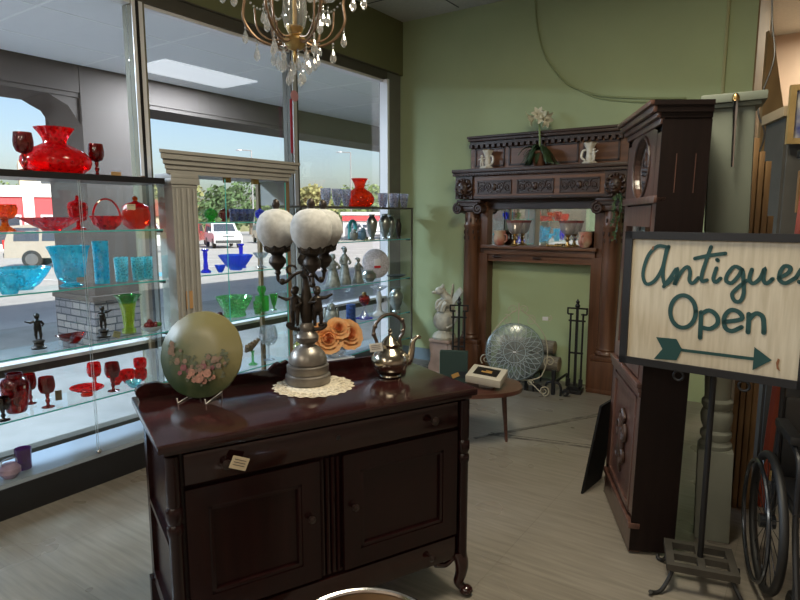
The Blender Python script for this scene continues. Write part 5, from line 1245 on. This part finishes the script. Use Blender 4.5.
g.tube(smooth([(0, .08, .30), (.06, .12, .26), (.09, .08, .17), (.10, .0, .12)], 4), .014, 8)
g.done('beast', M_statue, gg)
g = G()
for s_ in (-1, 1): g.prism([(0, .36), (.05, .46), (.15, .54), (.20, .50), (.16, .45), (.13, .42), (.09, .39), (.05, .35)], .016, lambda u, v, w, s_=s_: (s_*u*.9+s_*.02, .06+.35*u+w, v))
g.done('wing', M_statue, gg)
# ---- fire tool stands
def toolstand(label, loc, h, rz):
    t = thing('fire_tool_stand', label, 'fire tools', loc, rz, 'black iron fire tool stands')
    g = G(); g.box((0, 0, .015), (.15, .16, .03), bev=.008); g.box((0, 0, .045), (.10, .10, .03)); g.done('base', M_blackiron, t)
    g = G(); g.box((0, 0, h*.5), (.022, .022, h-.04)); g.lathe([(.014, h-.03), (.024, h-.01), (.012, h+.01), (.018, h+.025), (.001, h+.055)], 10); g.done('post', M_blackiron, t)
    g = G()
    for s_ in (-1, 1):
        g.box((s_*.045, 0, h-.035), (.09, .014, .014)); g.box((s_*.085, 0, h-.06), (.014, .014, .06)); g.box((s_*.06, 0, h-.09), (.05, .014, .014))
    g.done('hanger', M_blackiron, t)
    for z_, w_ in ((h-.15, .15), (h*.45, .13)): G().box((0, 0, z_), (w_, .02, .014)).done('crossbar', M_blackiron, t)
    for s_ in (-1, 1):
        g = G(); g.tube([(s_*.055, -.012, .10), (s_*.055, -.012, h-.08)], .009, 8); g.box((s_*.055, -.012, .09), (.035, .02, .07)); g.done('tool', M_blackiron, t)
toolstand('black iron fire tool stand left of the fireplace, behind the green book', (1.105, 5.05, 0), .80, R_(25)); toolstand('black iron fire tool stand inside the fireplace opening on the right', (2.150, 5.38, 0), .82, R_(8))
# ---- logs and andirons
M_bark = pm('grey_log_bark', (.13, .11, .085), .9, col2=(.26, .235, .19), scale=12, stretch=(1, 8, 8), bump=.4); M_cut = pm('cut_log_end', (.30, .24, .16), .85, var=.2, scale=20)
for k, (x, y, z, L_, r, rz, lb) in enumerate(((1.66, 5.455, .215, .62, .075, 2, 'thick grey log lying in front in the fireplace'), (1.62, 5.535, .358, .55, .065, 0, 'grey log resting behind on top of the stack in the fireplace'), (1.55, 5.612, .215, .50, .060, 1, 'grey log lying at the back of the fireplace'))):
    t = thing('log', lb, 'log', (x, y, z), R_(rz), 'logs in the fireplace')
    g = G(); g.lathe([(r*.95, -L_/2), (r, -L_*.3), (r*1.03, 0), (r*.98, L_*.3), (r*.94, L_/2)], 18, mod=lambda a, zz: 1+.07*math.sin(a*4+zz*12)+.03*math.sin(a*9), mat=Matrix.Rotation(PI/2, 3, 'Y')); g.done('bark', M_bark, t)
    for s_ in (-1, 1): G().lathe([(r*.86, s_*L_/2-.002), (r*.86, s_*L_/2+.003)], 18, mat=Matrix.Rotation(PI/2, 3, 'Y')).done('cut_end', M_cut, t)
def andiron(label, x, rz):
    t = thing('andiron', label, 'andiron', (x, 5.24, 0), R_(rz), 'black iron andirons')
    g = G(); g.tube([(0, -.06, .11), (0, .30, .115)], .012, 8); g.tube([(0, .30, .115), (0, .30, 0)], .010, 8); g.box((0, -.06, .115), (.03, .03, .23)); g.done('bar', M_blackiron, t)
    g = G()
    for s_ in (-1, 1): g.tube(smooth([(0, -.06, .12), (s_*.045, -.06, .115), (s_*.07, -.06, .08), (s_*.07, -.06, .0)], 4), .012, 8)
    g.tube(spiral((.118, -.06, .036), .032, .010, 1.4, 24), .012, 7)
    g.done('foot', M_blackiron, t)
andiron('black iron andiron with scroll foot, left one under the logs', 1.76, 0); andiron('black iron andiron right of the logs beside the right column', 2.02, 0)
# ---- glass platter on a wire easel
es2 = thing('wire_easel', 'tall cream wire easel with scrolls holding the big glass platter', 'easel', (1.69, 5.12, 0), R_(24))
M_wire = pm('cream_wire', (.46, .42, .32), .5)
g = G()
for s_ in (-1, 1):
    g.tube(smooth([(s_*.02, .04, .76), (s_*.12, .03, .68), (s_*.24, .02, .52), (s_*.27, .0, .34), (s_*.22, -.03, .16), (s_*.10, -.06, .12)], 5), .005, 6)
    g.tube(spiral((s_*.11, .03, .665), .012, .05, 1.3, 20, a0=0), .004, 6); g.tube(spiral((s_*.05, .04, .76), .010, .045, 1.3, 20, a0=PI/2), .004, 6)
    g.tube(spiral((s_*.29, .0, .29), .012, .055, 1.4, 22, a0=PI/2), .005, 6); g.tube(smooth([(s_*.10, -.06, .12), (s_*.17, -.12, .07), (s_*.24, -.16, .01)], 5), .005, 6)
    g.tube(spiral((s_*.24, -.16, .055), .05, .012, 1.5, 22, a0=-PI/2), .005, 6); g.tube(spiral((s_*.12, -.07, .10), .03, .01, 1.3, 18), .004, 6)
g.tube(spiral((.27, .02, .69), .008, .03, 1.2, 16), .004, 6)
g.tube([(0, .045, .82), (0, .04, .62), (0, .035, .12)], .005, 6); g.tube([(0, .04, .7), (0, .22, .004)], .005, 6); g.tube([(-.10, -.06, .12), (.10, -.06, .12)], .005, 6)
g.done('scroll_frame', M_wire, es2)
tag(G().box((1.93, 5.16, .70), (.05, .004, .035), rot=(R_(10), 0, R_(20))).done('paper_slip', M_white), 'small white paper slip clipped to the wire easel', 'tag')
pl_ = thing('glass_platter', 'big round cut glass platter standing on the wire easel by the fireplace', 'platter', (1.695, 5.035, .385), rot=(R_(-10), 0, R_(24)))
M_cut_g = glass('cut_glass_platter', (.80, .86, .88), gl=.10, rough=.25, dif=.14, dcol=(.50, .60, .66), pattern=.9, pscale=40)
g = G(); RY = Matrix.Rotation(PI/2, 3, 'X'); g.lathe([(.001, .0), (.10, .0), (.105, .012), (.18, .006), (.235, -.008), (.262, -.022), (.265, -.016), (.235, .002), (.10, .020), (.001, .012)], 72, mod=lambda a, z: 1+.012*abs(math.cos(a*14)), mat=RY); g.done('dish', M_cut_g, pl_)
g = G()
M_cutline = pm('cut_glass_ridge', (.42, .48, .52), .15, spec=.9)
for rr, n in ((.10, 1), (.255, 1)): g.tube([(rr*math.cos(q*PI/24), -.018 if rr < .2 else .014, rr*math.sin(q*PI/24)) for q in range(48)], .004, 6, closed=True)
for k in range(24):
    a = k*PI/12
    for d_ in (-1, 1): g.tube([(rr*math.cos(a+d_*(rr-.1)*2.6), -.024+.17*max(0, rr-.13), rr*math.sin(a+d_*(rr-.1)*2.6)) for rr in (.11, .15, .19, .23, .25)], .0028, 5)
for k in range(10): a = k*PI/5; g.tube([(.02*math.cos(a), -.016, .02*math.sin(a)), (.095*math.cos(a+.3), -.016, .095*math.sin(a+.3))], .0028, 5)
g.done('cut_pattern', M_cutline, pl_)
G().box((0, -.020, 0), (.03, .002, .014)).done('sticker', M_white, pl_)
# window stickers
o = tag(G().lathe([(.048, 0), (.048, .002), (.001, .0022)], 24, mat=Matrix.Rotation(PI/2, 3, 'Y')).done('round_sticker', pm('pink_paper', (.62, .30, .33), .8), None, (.0135, 3.99, 2.665)), 'round pink sticker on the window mullion below the chandelier', 'sticker')
tag(G().box((.0145, 3.943, 2.40), (.002, .028, .46)).done('tape_strip', pm('dark_red_tape', (.42, .03, .07), .5)), 'narrow dark red strip on the mullion below the pink sticker', 'tape')

# ================================================================== RIGHT HAND SIDE
M_dgrey = pm('dark_grey_panel', (.055, .052, .046), .7, var=.1)
cabR = thing('grey_cupboard', 'tall dark grey cupboard in the passage behind the porch post', 'cupboard', (4.07, 4.64, 0), R_(20))
G().box((0, 0, 1.10), (.95, .35, 2.20)).done('carcass', M_dgrey, cabR)
G().box((0, -.01, 2.23), (1.0, .40, .06), bev=.006).done('top', pm('tan_shelf_edge', (.34, .26, .16), .7), cabR)
for s_ in (-1, 1): G().box((s_*.235, -.184, 1.10), (.45, .018, 2.1), bev=.004).done('door', M_dgrey, cabR)
pic = thing('framed_picture', 'gold framed picture with blue print at the right edge', 'picture', (3.852, 4.288, 2.20), R_(20))
g = G()
for s_ in (-1, 1): g.box((s_*.15, 0, 0), (.032, .03, .33)); g.box((0, 0, s_*.15), (.27, .03, .032))
g.done('frame', pm('old_gold_frame', (.42, .29, .12), .45, metal=.3, var=.2), pic)
G().box((0, .008, 0), (.27, .008, .27)).done('print', pm('blue_white_print', (.5, .5, .48), .6, col2=(.02, .04, .22), scale=9), pic)
pic2 = thing('wooden_frame', 'small brown wooden frame below the gold framed picture', 'picture frame', (3.915, 4.305, 1.76), R_(20))
g = G()
for s_ in (-1, 1): g.box((s_*.13, 0, 0), (.04, .03, .24)); g.box((0, 0, s_*.10), (.23, .03, .04))
g.done('frame', pm('brown_wood_frame', (.22, .12, .05), .5), pic2); G().box((0, .008, 0), (.23, .008, .17)).done('backing', M_black, pic2)
# diagonal brown board in the opening, wire
dbg = G(); dbg.prism([(0, 0), (.18, 0), (.18, 2.25), (.05, 2.85), (0, 2.95)], .04, lambda u, v, w: (u, w, v))
tag(dbg.done('plywood_panel', M_brown, None, (3.49, 5.28, 0), (0, 0, R_(28))), 'brown painted plywood panel with slanted edge behind the porch post', 'panel')
tag(G().tube(smooth([(3.50, 5.10, 3.2), (3.52, 5.10, 2.95), (3.55, 5.09, 2.72), (3.50, 5.09, 2.5), (3.48, 5.08, 2.35), (3.53, 5.08, 2.2), (3.50, 5.08, 2.05)], 6), .006, 6).done('black_cable', M_black), 'thin black cable hanging down the brown panel', 'cable')
# upright planks
M_plank = pm('tan_flooring_plank', (.16, .085, .032), .6, col2=(.25, .145, .06), scale=5, stretch=(6, 6, .6)); 
for k, (x, y, h, w) in enumerate(((3.578, 3.715, 2.02, .026), (3.608, 3.72, 1.95, .024), (3.638, 3.73, 1.90, .026), (3.666, 3.74, 1.62, .026))):
    tag(G().box((0, 0, h/2), (w, .10, h), bev=.002).done('flooring_plank', M_plank, None, (x, y, 0), (0, 0, R_(18))), ['tallest tan plank standing against the porch post', 'second tan plank from the porch post', 'third tan plank from the porch post', 'shortest tan plank, furthest from the porch post'][k], 'plank', 'upright tan planks')
# orange ladder
lad = thing('step_ladder', 'orange step ladder with yellow treads leaning at the right edge', 'ladder', (3.885, 4.00, 0), R_(34))
M_or = pm('orange_fibreglass', (.24, .035, .012), .5); M_yel2 = pm('yellow_tan_tread', (.55, .38, .14), .6)
for s_ in (-1, 1): G().tube([(s_*.24, -.10, 0), (s_*.15+.13, .08, 1.95)], .026, 6).done('rail', M_or, lad)
for k in range(6):
    t_ = (.17+.32*k)/1.95; x_ = .24-.09*t_; G().box((.13*t_, -.10+.18*t_, .17+.32*k), (2*x_-.03, .08, .028)).done('tread', M_yel2, lad)
G().box((.13, .08, 1.96), (.38, .12, .05), bev=.01).done('top_cap', M_black, lad)
# wheelchair
WA = R_(14)
wc = thing('wheelchair', 'black wheelchair with spoked wheels at the right edge under the sign', 'wheelchair', (4.035, 2.985, 0), WA)
M_tyre = pm('black_rubber', (.010, .010, .011), .55); M_rim = pm('grey_handrim', (.10, .11, .13), .22, metal=.9)
for s_ in (-1, 1):
    g = G(); RYm = Matrix.Rotation(PI/2, 3, 'Y')
    g.tube([(s_*.24, .285*math.cos(q*PI/24), .305+.285*math.sin(q*PI/24)) for q in range(48)], .018, 10, closed=True); w_ = g.done('wheel', M_tyre, wc)
    G().tube([(s_*.285, .255*math.cos(q*PI/24), .305+.255*math.sin(q*PI/24)) for q in range(48)], .009, 8, closed=True).done('handrim', M_rim, w_)
    g = G(); g.lathe([(.03, -.03), (.03, .03)], 14, (s_*.24, 0, .305), mat=RYm)
    for q in range(18): a = q*PI/9; g.tube([(s_*.24, .02*math.cos(a), .305+.02*math.sin(a)), (s_*.24, .275*math.cos(a+.25), .305+.275*math.sin(a+.25))], .002, 4)
    g.done('spokes', M_rim, w_)
    g = G(); g.tube([(s_*.20, .10, .28), (s_*.20, .10, .88), (s_*.20, .20, .90)], .012, 8); g.tube(smooth([(s_*.20, .10, .70), (s_*.20, -.15, .70), (s_*.20, -.24, .64), (s_*.20, -.26, .40), (s_*.20, -.40, .10)], 4), .012, 8); g.tube([(s_*.20, .10, .46), (s_*.20, -.26, .46)], .012, 8); g.done('side_frame', M_blackiron, wc)
    G().box((s_*.20, -.04, .73), (.05, .26, .04), bev=.012).done('armrest', M_tyre, wc)
    G().tube([(s_*.20, .20, .90), (s_*.20, .27, .90)], .017, 10).done('push_handle', M_tyre, wc)
    g = G(); g.tube([(s_*.19, -.30+.075*math.cos(q*PI/10), .082+.068*math.sin(q*PI/10)) for q in range(20)], .014, 8, closed=True); g.tube([(s_*.19, -.30, .082), (s_*.19, -.28, .30)], .01, 6); g.done('caster', M_tyre, wc)
    G().box((s_*.12, -.43, .10), (.13, .14, .015), rot=(R_(12), 0, 0)).done('footplate', M_blackiron, wc)
G().box((0, -.06, .46), (.38, .36, .03), bev=.01).done('seat', pm('black_vinyl', (.012, .012, .013), .4), wc)
G().box((0, .10, .66), (.38, .025, .36), bev=.01).done('backrest', pm('black_vinyl', (.012, .012, .013), .4), wc)

# ================================================================== OUTSIDE: CARS, TREES, BUILDINGS
M_glassd = pm('car_window', (.05, .06, .08), .08, spec=.8); M_tire = pm('car_tyre', (.02, .02, .02), .8); M_hub = pm('alloy_wheel', (.22, .22, .22), .35, metal=.7)
M_tail = pm('tail_lamp', (.5, .02, .02), .3); M_head = pm('head_lamp', (.75, .77, .8), .15); M_bump = pm('dark_bumper', (.04, .04, .045), .6)
def car(nm, label, cat, loc, rz, paint, L=4.8, W=1.86, Hh=1.74, pickup=False):
    t = thing(nm, label, cat, loc, rz); h = L/2
    if pickup: prof = [(-h, .50), (-h, 1.02), (-h*.22, 1.05), (-h*.18, Hh*.98), (h*.18, Hh), (h*.40, 1.12), (h*.92, 1.02), (h, .85), (h, .42)]
    else: prof = [(-h, .42), (-h*.98, 1.05), (-h*.90, Hh*.96), (-h*.6, Hh), (h*.15, Hh*.99), (h*.42, 1.14), (h*.90, 1.00), (h, .80), (h, .38)]
    g = G(); n = len(prof); rows = []
    for (y, ins) in ((-W/2, .16), (-W/2, 0), (-W*.30, 0), (W*.30, 0), (W/2, 0), (W/2, .16)): pass
    def sec(y, k):
        o = []
        for (x, z) in prof:
            tum = 1-.16*max(0, (z-1.0)/(Hh-1.0)) if z > 1.0 else 1
            o.append(g.bm.verts.new((x*(1 if k < 2 else 1), y*tum, z)))
        return o
    ss = [sec(-W/2, 0), sec(-W/2*.9, 1), sec(W/2*.9, 1), sec(W/2, 0)]
    for v in ss[0]+ss[3]: v.co.x *= .985
    for a, b in zip(ss, ss[1:]):
        for i in range(n): g.bm.faces.new((a[i], a[(i+1) % n], b[(i+1) % n], b[i]))
    g.bm.faces.new(list(reversed(ss[0]))); g.bm.faces.new(ss[3])
    g.done('body', paint, t, ang=30)
    g = G(); zw0, zw1 = 1.08, Hh-.14
    for s_ in (-1, 1):
        yy = s_*(W/2*(1-.08)+.005)
        xs = ((-h*.16, h*.02), (h*.04, h*.30)) if pickup else ((-h*.84, -h*.48), (-h*.44, -h*.06), (-h*.02, h*.30))
        for (x0, x1) in xs:
            x1b = x1-(.22*h*.5 if x1 > h*.25 else 0)
            g.quad((x0, s_*(W/2*.99+.004), zw0), (x1, s_*(W/2*.99+.004), zw0), (x1b, s_*(W/2*.875+.004), zw1), (x0+.03, s_*(W/2*.875+.004), zw1))
    a0, a1 = (h*.18, h*.40) if pickup else (h*.15, h*.42)
    g.quad((a0+.12, -W*.36, Hh-.09), (a0+.12, W*.36, Hh-.09), (a1+.0, W*.41, 1.17), (a1+.0, -W*.41, 1.17))
    if not pickup: g.quad((-h*.985, -W*.36, 1.10), (-h*.985, W*.36, 1.10), (-h*.925, W*.34, Hh-.16), (-h*.925, -W*.34, Hh-.16))
    for v in g.bm.verts:
        pass
    g.done('windows', M_glassd, t, flat=True)
    for sx in (-.60, .62):
        for s_ in (-1, 1):
            g = G(); g.lathe([(.30, -.10), (.355, -.09), (.36, .09), (.30, .11)], 22, (h*sx, s_*(W/2-.09), .36), mat=Matrix.Rotation(PI/2, 3, 'X')); w = g.done('wheel', M_tire, t)
            g = G(); g.lathe([(.23, -.02), (.23, .02), (.08, .03)], 18, (h*sx, s_*(W/2+.015), .36), mat=Matrix.Rotation(PI/2, 3, 'X')); g.done('hub', M_hub, w)
    for s_ in (-1, 1):
        G().box((h*.955, s_*W*.36, .82), (.12, .34, .15), bev=.02).done('headlamp', M_head, t); G().box((-h*.985, s_*W*.42, .95), (.08, .20, .36), bev=.02).done('tail_lamp', M_tail, t)
        G().box((h*.30, s_*(W/2+.09), 1.12), (.14, .16, .12), bev=.02).done('mirror', paint, t)
    G().box((h*.985, 0, .50), (.10, W*.94, .22), bev=.03).done('bumper', M_bump, t); G().box((-h*.985, 0, .52), (.10, W*.94, .2), bev=.03).done('bumper', M_bump, t)
    G().box((h*.985, 0, .80), (.06, W*.42, .16), bev=.01).done('grille', M_bump, t)
    return t
def cp(n, c, **k): return pm(n, c, .25, coat=.6, **k)
P_tan, P_wht, P_red, P_gry, P_blu = cp('tan_car_paint', (.36, .32, .27)), cp('white_car_paint', (.78, .78, .80)), cp('red_car_paint', (.42, .05, .06)), cp('silver_car_paint', (.45, .46, .48)), cp('blue_car_paint', (.08, .12, .25))
def ground(x, y): return (x, y, lz(x)+.0)
car('suv_car', 'tan sport utility car parked at the far left of the car park', 'car', ground(-21.3, 13.1), R_(50), P_tan, 5.0)
car('suv_car', 'white sport utility car with its nose to the shop, centre of the curio view', 'car', ground(-31.2, 28.6), R_(-30), P_wht, 4.9, Hh=1.78)
car('pickup_truck', 'white pickup truck behind the fluted pilaster', 'car', ground(-29.5, 21.4), R_(65), P_wht, 5.4, Hh=1.9, pickup=True)
car('pickup_truck', 'red pickup truck behind the white sport utility car', 'car', ground(-36.5, 29.8), R_(-50), P_red, 5.2, Hh=1.82, pickup=True)
car('hatchback_car', 'silver car to the right of the white sport utility car', 'car', ground(-35.5, 37.0), R_(-30), P_gry, 4.4, Hh=1.6)
car('hatchback_car', 'white car seen between the lamp globes and the corner case', 'car', ground(-30.5, 44.5), R_(-20), P_wht, 4.4, Hh=1.55)
car('suv_car', 'dark blue car far along the car park on the right', 'car', ground(-38, 60), R_(-20), P_blu, 4.7)
# trees
rt = random.Random(21)
M_trunk = pm('tree_bark', (.16, .12, .09), .9)
LEAF = [pm('olive_green_leaves', (.17, .23, .08), .9, var=.35, scale=.8), pm('yellowish_spring_leaves', (.27, .27, .11), .9, var=.3, scale=.8), pm('dark_pine_leaves', (.09, .15, .06), .9, var=.35, scale=.8), pm('bare_brown_twigs', (.30, .23, .17), .9, var=.3, scale=.8)]
KN = ['olive green tree', 'yellowish spring tree', 'dark green tree', 'bare brownish tree']
spots = []
n = 22
for k in range(n):
    ang = R_(106+k*2.95+rt.uniform(-.3, .3)); d = 76+11*(k % 3)+rt.uniform(-1, 1)
    spots.append((3.87+d*math.cos(ang), d*math.sin(ang), rt.choice((0, 0, 0, 1, 2, 2)), rt.uniform(6.0, 9.2)))
order = ['first', 'second', 'third', 'fourth', 'fifth', 'sixth', 'seventh', 'eighth', 'ninth', 'tenth', 'eleventh', 'twelfth', 'thirteenth', 'fourteenth', 'fifteenth', 'sixteenth', 'seventeenth', 'eighteenth', 'nineteenth', 'twentieth', 'twenty first', 'twenty second']
for k, (x, y, kind, h) in enumerate(spots):
    t = thing('tree', '%s beyond the car park, %s from the right along the skyline' % (KN[kind], order[k]), 'tree', ground(x, y), 0, 'trees beyond the car park')
    G().tube([(0, 0, 0), (.1, 0, h*.3), (0, .1, h*.7)], [.28, .2, .08], 8).done('trunk', M_trunk, t)
    g = G(); blobs = [(rt.uniform(-2.0, 2.0), rt.uniform(-2.0, 2.0), rt.uniform(h*.32, h*.85), rt.uniform(1.3, 2.3)) for q in range(9)]
    for (a, b, c, r) in blobs:
        for q in range(170 if kind != 3 else 110):
            v = Vector((rt.gauss(0, 1), rt.gauss(0, 1), rt.gauss(0, 1))).normalized()*r*rt.uniform(.55, 1.05)
            p = Vector((a, b, c))+v; s_ = rt.uniform(.14, .32)*(1 if kind != 3 else .55)
            u = Vector((rt.gauss(0, 1), rt.gauss(0, 1), rt.gauss(0, 1))).normalized(); w = u.orthogonal().normalized()
            g.bm.faces.new([g.bm.verts.new(p+u*s_*e+w*s_*f) for e, f in ((-1, -.4), (.2, -.8), (1, .3), (-.1, .8))])
    g.done('crown', LEAF[kind], t, flat=True)
hedge = G()
struct(G().box((-108, 40, -2.0), (8, 240, 3.0)).done('far_bank', pm('far_grass_bank', (.22, .22, .12), .95, var=.3, scale=.2)))
# buildings across the road
def build(nm, label, loc, rz, L, D, Hh, wallm, bands, roofm, nwin, roof='flat'):
    t = thing(nm, label, 'building', loc, rz)
    G().box((0, 0, Hh/2), (L, D, Hh)).done('wall', wallm, t)
    for (z, hh, m) in bands: G().box((0, -D/2-.06, z), (L+.1, .14, hh)).done('band', m, t)
    if roof == 'flat': G().box((0, 0, Hh+.15), (L+.4, D+.4, .3)).done('roof', roofm, t)
    else: G().prism([(-D/2-.4, Hh), (D/2+.4, Hh), (0, Hh+D*.45)], L+.6, lambda u, v, w: (-L/2-.3+w, u, v)).done('roof', roofm, t)
    for k in range(nwin):
        x = -L/2+L*(k+.5)/nwin; w = G().box((x, -D/2-.03, Hh*.36), (L/nwin*.62, .08, Hh*.5)).done('window', M_white, t); G().box((x, -D/2-.075, Hh*.36), (L/nwin*.54, .03, Hh*.44)).done('pane', M_glassd, w)
    return t
M_redw = pm('red_cladding', (.62, .07, .08), .7); M_cream = pm('cream_render', (.66, .56, .40), .8); M_whr = pm('white_render', (.75, .74, .72), .8); M_rf = pm('dark_red_roof', (.30, .10, .07), .8)
def bdir(px_ang, d): return (3.87+d*math.cos(R_(px_ang)), d*math.sin(R_(px_ang)))
bx_, by_ = bdir(157.5, 56); b1 = build('shop_building', 'low red and white shop building across the car park on the left', (bx_, by_, -1.1), R_(157.5-90), 16, 8, 4.6, M_redw, ((4.35, .5, M_whr), (.35, .7, M_whr)), M_whr, 5)
for k in range(6): G().box((-7.5+3.0*k, -4.10, 2.3), (.7, .2, 4.6)).done('pillar', M_whr, b1)
G().box((3.2, 0, 5.6), (4.2, 5, 2.4)).done('tower', M_cream, b1); w = G().box((3.2, -2.53, 5.7), (1.8, .1, 1.4)).done('window', M_whr, b1); G().box((3.2, -2.6, 5.7), (1.5, .06, 1.1)).done('pane', M_glassd, w)
bx_, by_ = bdir(146.3, 76); b2 = build('church_building', 'small cream gabled building with red door beside the pilaster', (bx_, by_, -1.2), R_(146.3), 6, 4.2, 2.8, M_cream, (), M_rf, 0, roof='gable')
g = G(); g.box((3.54, 0, 1.2), (.08, 1.3, 2.4)); g.done('door', M_redw, b2)
bx_, by_ = bdir(122, 62); build('store_building', 'long pale store building far across the car park on the right', (bx_, by_, -1.5), R_(32), 16, 7, 3.2, M_whr, ((2.9, .5, M_redw),), M_whr, 7)
# lamp posts
for k, (a, d, h) in enumerate(((138.0, 64, 9.0), (129.0, 69, 9.4), (125.3, 45, 8.2))):
    x, y = bdir(a, d); t = thing('street_lamp', ['slim street lamp post between pilaster and white car', 'slim street lamp post behind the chandelier lamp globes', 'slim street lamp post at the right of the corner window'][k], 'street lamp', ground(x, y))
    G().tube([(0, 0, 0), (0, 0, h)], [.10, .06], 8).done('pole', pm('grey_galvanised', (.30, .30, .31), .5), t); G().tube([(0, 0, h), (-1.0, -.5, h+.1)], .05, 6).done('arm', pm('grey_galvanised', (.3, .3, .31), .5), t); G().box((-1.2, -.6, h+.08), (.6, .25, .12), bev=.03).done('lamp_head', M_white, t)
